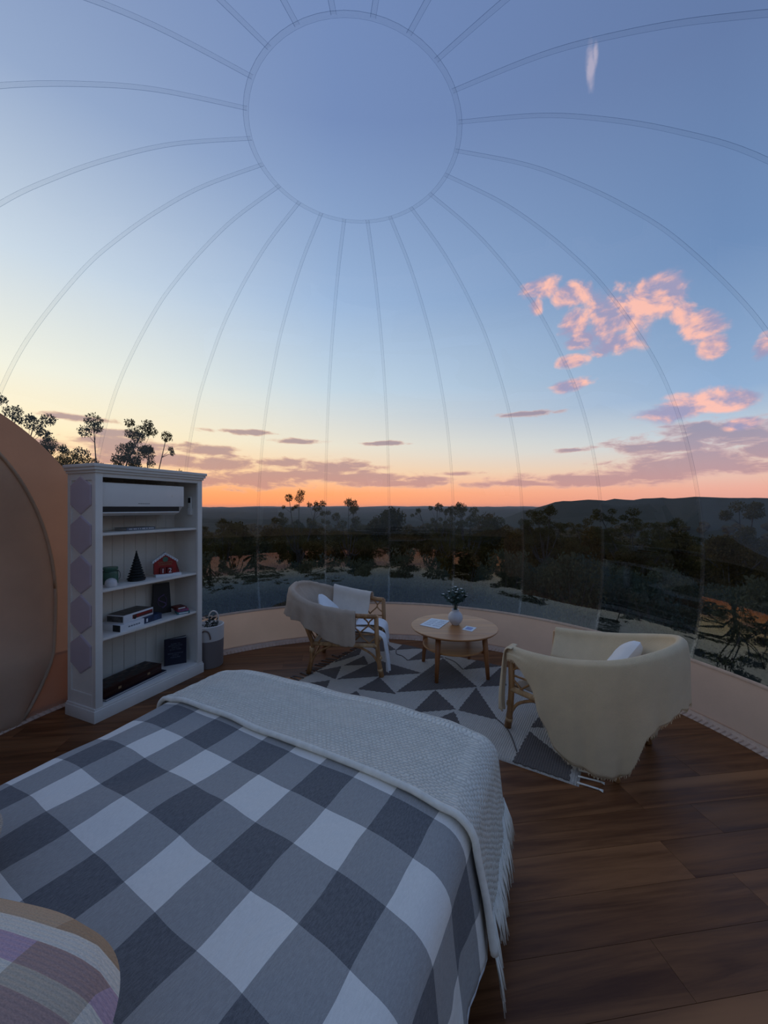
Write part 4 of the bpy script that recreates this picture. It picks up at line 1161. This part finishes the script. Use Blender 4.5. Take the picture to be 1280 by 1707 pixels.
# ------------------------------------------------------------------ round table and what lies on it
TZ = .43
def build_table():
    t = thing('coffee_table', 'round teak coffee table with a lower shelf standing on the rug', 'table', (.66, 3.63, .012))
    z = TZ-.012
    MB().lathe([(0, z-.024), (.375, z-.024), (.392, z-.018), (.402, z-.008), (.402, z-.003), (.398, z), (0, z)], 72).build('tabletop', M['teak'], t, angle=35)
    MB().lathe([(0, .232), (.285, .232), (.292, .238), (.292, .246), (.288, .25), (0, .25)], 60).build('lower_shelf', M['teak'], t, angle=35)
    for k in range(4):
        a = math.radians(-129+90*k+2); c, s = math.cos(a), math.sin(a)
        leg = MB().tube([(.335*c, .335*s, 0), (.318*c, .318*s, .2), (.30*c, .30*s, z-.022)], [.016, .022, .026], 14).build('leg', M['teak_leg'], t, True)
        MB().tube([(.27*c, .27*s, .228), (.318*c, .318*s, .224)], .010, 8).build('shelf_bracket', M['teak_leg'], t, True)
    # vase
    p = on_plane(759, 1041, TZ)
    v = thing('flower_vase', 'round white ceramic vase on the coffee table', 'vase', p)
    cer = pm('white_ceramic', lin((196,192,192)), .5, .05, 14, .1, 60)
    MB().lathe([(0, 0), (.034, 0), (.036, .006), (.055, .026), (.068, .052), (.070, .072), (.064, .096), (.048, .116), (.034, .124), (.033, .142), (.036, .146), (.031, .146), (.029, .12), (.04, .1), (0, .03)], 40).build('vase_body', cer, v, True)
    fl = thing('flower_bunch', 'bunch of small white flowers with green leaves in the vase', 'flowers', p+Vector((0, 0, .12)))
    gm = pm('flower_leaf', lin((52,72,62)), .6, .2, 40); wm = pm('white_petal', lin((224,224,214)), .7, .04, 30); rr = random.Random(12)
    for i in range(17):
        a = rr.uniform(0, 6.28); s = rr.uniform(.02, .125) if i else 0; h = rr.uniform(.17, .27)-s*.35
        tip = Vector((s*math.cos(a), s*math.sin(a), h)); mid = Vector((s*.28*math.cos(a), s*.28*math.sin(a), h*.5))
        st = MB().tube(catmull([(0, 0, -.06), mid, tip], 5), .0018, 5).build('stem', gm, fl, True)
        for k in range(13):
            q = mid.lerp(tip, rr.uniform(.05, .97)); d = Vector((rr.uniform(-1, 1), rr.uniform(-1, 1), rr.uniform(-.1, .8))).normalized(); n = d.orthogonal().normalized(); L = rr.uniform(.028, .05)
            MB().add([q, q+d*L*.45+n*L*.27, q+d*L, q+d*L*.45-n*L*.27], [(0, 1, 2), (0, 2, 3)]).build('leaf', gm, st)
        if i % 5 != 4:
            mb = MB()
            for k in range(5):
                b = 2*PI*k/5; d = Vector((math.cos(b), math.sin(b), .45)); e = Vector((-math.sin(b), math.cos(b), 0)); L = .017
                mb.add([tip, tip+d*L*.6+e*L*.38, tip+d*L, tip+d*L*.6-e*L*.38], [(0, 1, 2, 3)])
            mb.build('blossom', wm, st)
    def sheet(name, label, cat, quad, th, mats, inset):
        P = [on_plane(x, y, TZ) for x, y in quad]; c = sum(P, Vector())/4
        o = thing(name, label, cat, c)
        vs = [p-c for p in P]+[p-c+Vector((0, 0, th)) for p in P]
        MB().add(vs, [(3,2,1,0), (4,5,6,7), (0,1,5,4), (1,2,6,5), (2,3,7,6), (3,0,4,7)]).build('paper', mats[0], o)
        def q(u, w, z): a = (P[0]-c).lerp(P[1]-c, u); b = (P[3]-c).lerp(P[2]-c, u); r = a.lerp(b, w); return (r.x, r.y, z)
        for (u0, u1, w0, w1) in inset:
            MB().add([q(u0, w0, th+.0004), q(u1, w0, th+.0004), q(u1, w1, th+.0004), q(u0, w1, th+.0004)], [(0, 1, 2, 3)]).build('print_block', mats[1], o)
    pap = pm('leaflet_paper', lin((214,222,228)), .55, .03, 10); pr = pm('leaflet_print', lin((190,200,210)), .6, .2, 60)
    sheet('leaflet', 'pale printed leaflet lying beside the flower vase', 'leaflet', ((699.5,1042), (731.5,1048.5), (750,1035), (719,1031)), .003, (pap, pr), [(.1+.0*k, .47, .15+.2*k, .27+.2*k) for k in range(4)]+[(.55, .92, .15+.2*k, .27+.2*k) for k in range(4)])
    lp = pm('card_print', lin((140,156,200)), .6, .15, 80)
    sheet('small_card', 'small white card with a blue printed square on the table', 'card', ((770,1049.5), (786.5,1053), (794.5,1046.5), (777.5,1043.5)), .002, (pap, lp), [(.2, .8, .2, .8)])
build_table()

# ------------------------------------------------------------------ rattan armchairs
HALF = [(.30,.315,.55), (.12,.35,.565), (-.12,.37,.605), (-.36,.345,.67), (-.51,.21,.728), (-.56,0,.748)]
RIM = catmull([Vector(p) for p in HALF]+[Vector((p[0], -p[1], p[2])) for p in HALF[-2::-1]], 10)
_cum = [0.0]
for _a, _b in zip(RIM, RIM[1:]): _cum.append(_cum[-1]+(_b-_a).length)
def rim_at(u):
    s = max(0, min(1, u))*_cum[-1]
    for i in range(len(RIM)-1):
        if s <= _cum[i+1]+1e-9:
            t = (s-_cum[i])/max(1e-9, _cum[i+1]-_cum[i]); p = RIM[i].lerp(RIM[i+1], t); d = (RIM[i+1]-RIM[i]); break
    n = Vector((-d.y, d.x, 0)).normalized()
    if n.dot(Vector((p.x+.0, p.y, 0))) < 0: n = -n
    return p, n
def build_chair(name, label, loc, yaw, group):
    t = thing(name, label, 'chair', loc, yaw, group)
    t.rotation_euler = (0, TILT, yaw)
    R = M['rattan']; B = M['rattan_pale']
    MB().tube(RIM, .021, 10).build('rim', R, t, True)
    def pt(x, y, z): return Vector((x, y, z))
    for s in (1, -1):
        MB().tube([pt(.335, s*.285, 0), pt(.315, s*.29, .12), pt(.30, s*.30, .30), pt(.298, s*.314, .555)], [.024, .021, .021, .021], 10).build('leg', R, t, True)
        MB().tube([pt(-.35, s*.27, 0), pt(-.315, s*.272, .14), pt(-.30, s*.275, .28), pt(-.36, s*.29, .45), pt(-.45, s*.295, .69)], [.022, .021, .021, .018, .015], 10).build('leg', R, t, True)
        for x0, z0 in ((.31, .11), (-.32, .11)):         # bent braces under the seat rail
            sg = 1 if x0 > 0 else -1
            MB().tube(catmull([pt(x0, s*.287, z0), pt(x0-sg*.05, s*.287, .19), pt(x0-sg*.14, s*.285, .245), pt(x0-sg*.22, s*.283, .27)], 5), .0105, 8).build('brace', R, t, True)
        MB().tube([pt(-.30, s*.277, .285), pt(0, s*.292, .28), pt(.30, s*.302, .285)], .019, 10).build('seat_rail', B, t, True)
        MB().tube([pt(-.24, s*.285, .395), pt(.0, s*.307, .39), pt(.298, s*.308, .385)], .007, 6).build('side_rail', R, t, True)
        for k in range(7):                               # waved canes of the side lattice
            x0 = -.20+.078*k; ph = 0 if k % 2 else PI
            z1 = rim_z(x0)-.012
            pts = []
            for i in range(13):
                q = i/12; z = .29+(z1-.29)*q; y = s*(.295+(rim_y(x0)-.295)*q)
                pts.append(pt(min(.30, x0+.040*math.cos(q*2*PI*1.25+ph)), y, z))
            MB().tube(pts, .0072, 6).build('lattice_cane', R, t, True)
        for zb in (.06, .17): MB().tube([pt(.329-.05*zb, s*.286, zb-.012), pt(.324-.05*zb, s*.287, zb+.012)], .0245, 10).build('leg_binding', B, t, True)
        MB().tube([pt(-.313, s*.2725, .20), pt(-.306, s*.274, .25)], .0245, 10).build('leg_binding', B, t, True)
    for x in (-.30, .30): MB().tube([pt(x, -.28, .285), pt(x, .28, .285)], .018, 10).build('seat_rail', B, t, True)
    MB().tube(catmull([pt(-.34, .27, .06), pt(-.30, .12, .17), pt(-.30, 0, .2), pt(-.30, -.12, .17), pt(-.34, -.27, .06)], 5), .010, 8).build('brace', R, t, True)
    for k in range(9):                                   # back canes
        u = .30+.05*k; p, n = rim_at(u); b = pt(-.30+.06*abs(k-4)/4*0, max(-.27, min(.27, p.y*.85)), .285)
        MB().tube([b, b.lerp(p, .5)+n*.012, p], .007, 6).build('back_cane', R, t, True)
    mb = MB()
    def seat(a, b, top):
        x = -.30+.60*a; y = -.275+.55*b; e = min(a, 1-a, b, 1-b); return (x, y, (.302 if not top else .30+.075*sstep(e, -.03, .16)+.006*nz(x*7, y*7)))
    mb.grid(lambda a, b: seat(a, b, True), 16, 16, 0, lambda a, b: (a*.6, b*.55)); mb.grid(lambda a, b: seat(a, b, False), 4, 4, 0, lambda a, b: (a*.6, b*.55), True)
    mb.build('seat_pad', M['seat_cloth'], t, True)
    return t
TILT = -.0165
def rim_y(x): return interp([(p[0], p[1]) for p in HALF[::-1]], x)
def rim_z(x):
    tab = [(p[0], p[2]) for p in HALF[::-1]]; return interp(tab, x)-.01
def drape(mb, u0, u1, nu, hem, inner, fold, nfold, seed, tuck=0.0, mi=0, gap=.028, wrk=0.0):
    nv = 34
    cols = []
    for i in range(nu+1):
        u = u0+(u1-u0)*i/nu; p, n = rim_at(u)
        if wrk: p = p+Vector((0, 0, wrk*nz(u*55, seed+9)))+n*wrk*nz(u*48, seed+2)
        f = nz(u*nfold, seed)+.5*nz(u*nfold*2.3, seed+4)
        h = hem(u); li = inner(u)
        ex = gap-.028; off = .14+ex+.10*sstep(-p.x, .2, .48)
        inn = [p-n*(off+.02*f)+Vector((0, 0, -li)), p-n*(off*.52+ex*.5)+Vector((0, 0, -li*.5)), p-n*gap*1.15+Vector((0, 0, -.02)), p-n*gap*.85+Vector((0, 0, gap*.75))] if li > .05 else [p-n*gap*1.2+Vector((0,0,-li)), p-n*gap*1.1+Vector((0,0,-li*.5)), p-n*gap*1.1, p-n*gap*.85+Vector((0, 0, gap*.75))]
        out = [p+Vector((0, 0, gap+.008)), p+n*gap*.85+Vector((0, 0, gap*.75)), p+n*gap*1.15+Vector((0, 0, -.003))]
        D = p.z-h; path = inn+out+[p+n*(gap+.012+fold*f*q-tuck*D*q*q*1.6*sstep(u, .10, .22)*sstep(.40-u, 0, .09))+Vector((0, 0, -D*q)) for q in (.22, .45, .7, .86, 1)]
        c = catmull(path, 4); L = [0]
        for a, b in zip(c, c[1:]): L.append(L[-1]+(b-a).length)
        col = []
        # constant share of samples for the inside, the roll and the outside
        for j in range(nv+1): 
            k = j/nv*(len(c)-1); q = int(min(k, len(c)-2)); col.append((c[q].lerp(c[q+1], k-q), L[q]+(L[q+1]-L[q])*(k-q)))
        cols.append(col)
    Lr = (u1-u0)*_cum[-1]
    vs = [c[0] for col in cols for c in col]; uvs = [(Lr*i/nu, cols[i][j][1]) for i in range(nu+1) for j in range(nv+1)]
    fs = [(i*(nv+1)+j, (i+1)*(nv+1)+j, (i+1)*(nv+1)+j+1, i*(nv+1)+j+1) for i in range(nu) for j in range(nv)]
    mb.add(vs, fs, mi, uvs)
    return [col[-1][0] for col in cols]
def sheet_strip(mb, path, width, axis, wob, seed, mi=0, nw=10, taper=1.0):
    """hanging strip of cloth: path down the middle, width along axis, soft vertical folds"""
    c = catmull(path, 5); ax = Vector(axis); fs = []; vs = []; uvs = []; L = 0
    for i, p in enumerate(c):
        if i: L += (p-c[i-1]).length
        d = (c[min(i+1, len(c)-1)]-c[max(i-1, 0)]).normalized(); nn = d.cross(ax).normalized(); w = width*(1+(taper-1)*i/(len(c)-1))
        for j in range(nw+1):
            q = j/nw-.5; vs.append(p+ax*w*q+nn*wob*math.sin(q*11+seed)*(i/(len(c)-1))); uvs.append((q*width, L))
    k = nw+1
    mb.add(vs, [(i*k+j, i*k+j+1, (i+1)*k+j+1, (i+1)*k+j) for i in range(len(c)-1) for j in range(nw)], mi, uvs)
def pillow_mesh(w, h, th, n=22, rnd=7.0):
    mb = MB()
    def f(a, b, s):
        u, v = 2*a-1, 2*b-1
        m = max(abs(u), abs(v)); l = (abs(u)**rnd+abs(v)**rnd)**(1/rnd) if m > 0 else 1
        k = m/l if l > 0 else 1
        e = max(0, 1-m**2.4)
        return (u*w/2*k, v*h/2*k, s*(th/2)*e**.5+.006*nz(u*3, v*3, s)*e)
    def uvp(a, b): q = f(a, b, 1); return (q[0]+w/2, q[1]+h/2)
    mb.grid(lambda a, b: f(a, b, 1), n, n, 0, uvp); mb.grid(lambda a, b: f(a, b, -1), n, n, 0, uvp, True)
    return mb
def build_chairs():
    # chair with the taupe blanket
    L1 = (-.325, 3.80, .0095); Y1 = math.radians(-6)
    build_chair('rattan_armchair', 'rattan armchair with lattice sides under a taupe blanket', L1, Y1, None)
    b = thing('throw_blanket', 'taupe fleece blanket slung over the lattice sided armchair', 'blanket', L1, Y1); b.rotation_euler = (0, TILT, Y1)
    mb = MB()
    hem = lambda u: interp([(.12,.47),(.3,.52),(.45,.60),(.55,.60),(.64,.54),(.70,.50),(.78,.38),(.86,.305),(.905,.31),(.94,.44)], u)
    drape(mb, .12, .915, 84, hem, lambda u: interp([(.1,.16),(.3,.27),(.7,.27),(.92,.15)], u), .06, 26, 1.3, 0.0, 0, .032, .007)
    o = mb.build('blanket', M['taupe'], b, True); solid(o, .006, 0)
    lining = MB(); drape(lining, .06, .25, 26, lambda u: .50, lambda u: .17, .012, 20, 5.2, 0.0, 0, .060, .002)
    pil = pillow_mesh(.31, .31, .11)
    po = pil.build('cushion', M['white_cotton'], None, True); tag(po, 'white cushion leaning in the taupe draped armchair', 'cushion')
    R = Matrix.Translation(L1) @ Matrix.Rotation(Y1, 4, 'Z') @ Matrix.Translation((-.215, .0, .512)) @ Matrix.Rotation(math.radians(50), 4, 'Y') @ Matrix.Rotation(math.radians(30), 4, 'Z')
    po.matrix_world = R
    c = thing('white_cloth', 'white cotton cloth hanging down the front leg of the taupe armchair', 'cloth', L1, Y1); c.rotation_euler = (0, TILT, Y1)
    mb = MB(); sheet_strip(mb, [Vector(q) for q in ((.0, -.16, .388), (.22, -.2, .388), (.345, -.235, .36), (.375, -.25, .27), (.392, -.262, .15), (.398, -.265, .045))], .13, (.25, .97, 0), .018, .4, 0, 12, .72)
    o = mb.build('hanging_strip', M['white_cotton'], c, True); solid(o, .005, 0)
    mb = MB(); sheet_strip(mb, [Vector(q) for q in ((.05, .08, .388), (.24, .08, .388), (.335, .08, .35), (.352, .08, .25), (.36, .08, .18))], .24, (0, 1, 0), .012, 1.4)
    o = mb.build('seat_fold', M['white_cotton'], c, True); solid(o, .005, 0)
    o = lining.build('arm_fold', M['pale_cloth'], c, True); solid(o, .005, 0)
    # chair under the cream gauze
    L2 = (1.298, 2.612, .0095); Y2 = math.radians(129.5)
    build_chair('rattan_armchair', 'rattan armchair almost hidden under a cream gauze blanket', L2, Y2, None)
    b = thing('gauze_blanket', 'cream gauze blanket draped over the armchair beside the rug edge', 'blanket', L2, Y2); b.rotation_euler = (0, TILT, Y2)
    hem2 = lambda u: interp([(0,.50),(.03,.52),(.06,.47),(.09,.38),(.125,.225),(.16,.09),(.19,.05),(.25,.05),(.30,.055),(.335,.09),(.355,.22),(.37,.33),(.42,.41),(.46,.45),(.5,.42),(.6,.40),(1,.42)], u)
    mb = MB(); edge = drape(mb, .0, 1.0, 130, hem2, lambda u: rim_at(u)[0].z-.395, .035, 17, 3.1, .02)
    o = mb.build('blanket', M['gauze'], b, True); solid(o, .004, 0)
    mb = MB(); rr = random.Random(6)
    for a, q in zip(edge[:78], edge[1:79]):
        for k in range(3):
            p = a.lerp(q, k/3); mb.tube([p, p+Vector((rr.uniform(-.006, .006), rr.uniform(-.006, .006), -rr.uniform(.008, .02)))], [.0016, .0008], 3)
    o = mb.build('frayed_edge', M['gauze'], b); o['kind'] = 'stuff'
    mb = MB(); sheet_strip(mb, [Vector(q) for q in ((.272, .318, .585), (.31, .318, .578), (.340, .315, .53), (.352, .318, .40), (.362, .322, .24), (.368, .31, .12))], .11, (-.15, .98, 0), .02, .2, 0, 12, .6)
    o = mb.build('hanging_corner', M['gauze'], b, True); solid(o, .004, 0)
    mb = MB(); pr = []
    for i in range(9):
        q = i/8; z = .40-.35*q; r = .075*(1-.5*q)
        for j in range(14):
            a = math.radians(128+194*j/13); k = r*(1+.22*math.sin(5*a+q*2)); pr.append((-.345-.005*q+k*math.cos(a), -.285+.012*q+k*math.sin(a), z))
    mb.add(pr, [(i*14+j, i*14+j+1, (i+1)*14+j+1, (i+1)*14+j) for i in range(8) for j in range(13)], 0, [(.02*(k % 14), .04*(k//14)) for k in range(len(pr))])
    o = mb.build('tucked_corner', M['gauze'], b, True); solid(o, .004, 0)
    po = pillow_mesh(.33, .33, .12).build('cushion', M['white_cotton'], None, True); tag(po, 'white cushion propped in the gauze draped armchair', 'cushion')
    po.matrix_world = Matrix.Translation(L2) @ Matrix.Rotation(Y2, 4, 'Z') @ Matrix.Translation((-.240, -.110, .534)) @ Matrix.Rotation(math.radians(12), 4, 'Z') @ Matrix.Rotation(math.radians(56), 4, 'Y') @ Matrix.Rotation(math.radians(25), 4, 'Z')
build_chairs()

# ------------------------------------------------------------------ bed
BED = (-.98, 2.39, 0); BRZ = math.radians(-25.5); BWD, BLN = 1.60, 2.04
def sheet_pt(p, q, lift=0.0, flare=.16, R=.085):
    """a cover laid on the bed: p across from the left side, q along (0 at the foot edge, negative to the head)"""
    ins = .055
    pc = max(ins, min(BWD-ins, p)); qc = max(-BLN, min(-ins, q))
    dx, dy = p-pc, q-qc; d = math.hypot(dx, dy)
    top = .545+.016*nz(pc*2.1+3, qc*2.1)+.009*nz(pc*5, qc*5, 2)+.022*math.sin(PI*min(1, max(0, pc/BWD)))+lift
    top -= .02*sstep(abs(p-BWD/2), BWD*.38, BWD*.5)
    if d < 1e-6: return (pc, qc, top)
    ux, uy = dx/d, dy/d; arc = R*PI/2
    if d < arc: a = d/R; o, dn = R*math.sin(a), R*(1-math.cos(a))
    else: o, dn = R+flare*(d-arc), R+(d-arc)*math.sqrt(1-flare*flare)
    o += lift*.9
    o += .020*sstep(d, .08, .3)*(nz((pc-qc)*7, 9.0)+.4*nz((pc-qc)*15, 4.0))
    return (pc+ux*o, qc+uy*o, max(.03, top-dn))
def build_bed():
    global UOFF, VOFF
    c2, s2 = math.cos(math.radians(4.5)), math.sin(math.radians(4.5))
    uw = 1.272*c2+.7595*s2; vw = 1.272*s2-.7595*c2; S2 = .311
    UOFF = (.25*S2-(uw+10)) % S2; VOFF = (.25*S2-(vw+10)) % S2
    t = thing('bed', 'queen bed with dark base and pale mattress beneath the gingham duvet', 'bed', BED, BRZ)
    MB().box(.05, BWD-.05, -2.06, -.06, .09, .27, bev=.012).build('bed_base', M['divan'], t, angle=30)
    for x in (.12, BWD-.12):
        for y in (-.14, -1.95): MB().tube([(x, y, 0), (x, y, .095)], [.022, .03], 12).build('leg', M['black'], t, True)
    MB().box(.035, BWD-.035, -2.07, -.045, .27, .485, bev=.035).build('mattress', M['mattress'], t, angle=40)
    g = gingham_mat(); und = M['mattress']
    d = thing('duvet', 'grey and white gingham duvet spread over the bed', 'duvet', BED, BRZ)
    mb = MB(); p0, p1, q0, q1 = -.30, BWD+.37, -1.98, .33
    def P(a, b): return (p0+(p1-p0)*a, q0+(q1-q0)*b)
    def uvf(a, b): p, q = P(a, b); return (p*c2-q*s2, p*s2+q*c2)
    mb.grid(lambda a, b: sheet_pt(*P(a, b)), 110, 116, 0, uvf)
    o = mb.build('gingham_cover', g, d, True); solid(o, .014, -1)
    mb = MB()
    def hemp(a): return (p1-.004, q0+(q1-q0)*a)
    pts = [Vector(sheet_pt(*hemp(i/70), -.006)) for i in range(71)]
    mb.tube(pts, .008, 6); mb.build('underside_hem', und, d, True)
    # knitted throw across the foot
    th = thing('knitted_throw', 'cream chunky knitted throw with fringe laid across the bed foot', 'throw', BED, BRZ)
    mb = MB()
    def T(a, b):
        q = -.40-.13*a+(.60+.10*a)*b; p = -.11+a*(BWD+.11+interp([(0, .36), (.5, .30), (1, .22)], b))
        return p, q
    def tp(a, b):
        p, q = T(a, b); x = Vector(sheet_pt(p, q, .021+.006*math.exp(-(b/.05)**2)+.004*nz(p*4, q*9, 7)+.004*nz(p*1.5, q*22, 3), .17))
        return x
    mb.grid(tp, 120, 56, 0, lambda a, b: T(a, b))
    o = mb.build('knit', M['knit'], th, True); solid(o, .014, -1)
    pts = [tp(i/120, .004)+Vector((0, 0, -.011)) for i in range(121)]
    MB().tube(pts, .0125, 8).build('rolled_edge', M['fringe'], th, True)
    mb = MB(); rr = random.Random(15)
    for i in range(110):
        b = i/109+rr.uniform(-.004, .004); b = min(1, max(0, b)); e = tp(1.0, b); e0 = tp(.97, b); dn = (e-e0).normalized()
        L = rr.uniform(.09, .15)*(1.25 if b < .12 else 1); w = Vector((rr.uniform(.003, .016), rr.uniform(-.025, .025), 0))
        g1 = e+dn*L*.5+w*.5+Vector((.004, 0, 0)); g2 = e+Vector((dn.x*L*.5+.07*L, dn.y*L*.5, -L))+w; g2.z = max(.005, g2.z); g1.z = max(.006, g1.z)
        mb.tube([e-dn*.01, g1, g2], [.0042, .0036, .0022], 5)
    o = mb.build('fringe', M['fringe'], th, True); o['kind'] = 'stuff'
    # cushions at the head
    po = pillow_mesh(.68, .62, .26, 34, 3.6).build('cushion', M['stripe'], None, True)
    tag(po, 'woollen cushion in tan, cream and lilac stripes on the bed', 'cushion')
    po.matrix_world = Matrix.Translation((-.78, .47, .695)) @ Matrix.Rotation(BRZ+math.radians(16), 4, 'Z') @ Matrix.Rotation(math.radians(9), 4, 'X')
    po = pillow_mesh(.48, .48, .22, 26, 3.6).build('cushion', M['beige_pillow'], None, True)
    tag(po, 'plain beige marled cushion lying behind the striped one', 'cushion')
    po.matrix_world = Matrix.Translation((-1.225, .87, .675)) @ Matrix.Rotation(BRZ, 4, 'Z') @ Matrix.Rotation(math.radians(14), 4, 'X')
build_bed()

# ------------------------------------------------------------------ haze lying over the far valley and hills
def build_haze():
    n = 96; mb = MB()
    for r, z in ((260, -120), (260, 22), (7600, 22), (7600, -120)):
        for j in range(n): a = 2*PI*j/n; mb.v.append((r*math.sin(a), r*math.cos(a), z))
    for i in range(4):
        k = (i+1) % 4
        for j in range(n): q = (j+1) % n; mb.f.append((i*n+j, i*n+q, k*n+q, k*n+j)); mb.m.append(0)
    m, g, out = new_mat('valley_haze')
    v = g.add('ShaderNodeVolumeScatter'); v.inputs['Color'].default_value = (.86,.90,1,1); v.inputs['Density'].default_value = 0.75e-4; v.inputs['Anisotropy'].default_value = .2
    g.l.new(v.outputs[0], out.inputs['Volume'])
    struct(mb.build('haze_layer', m))
build_haze()
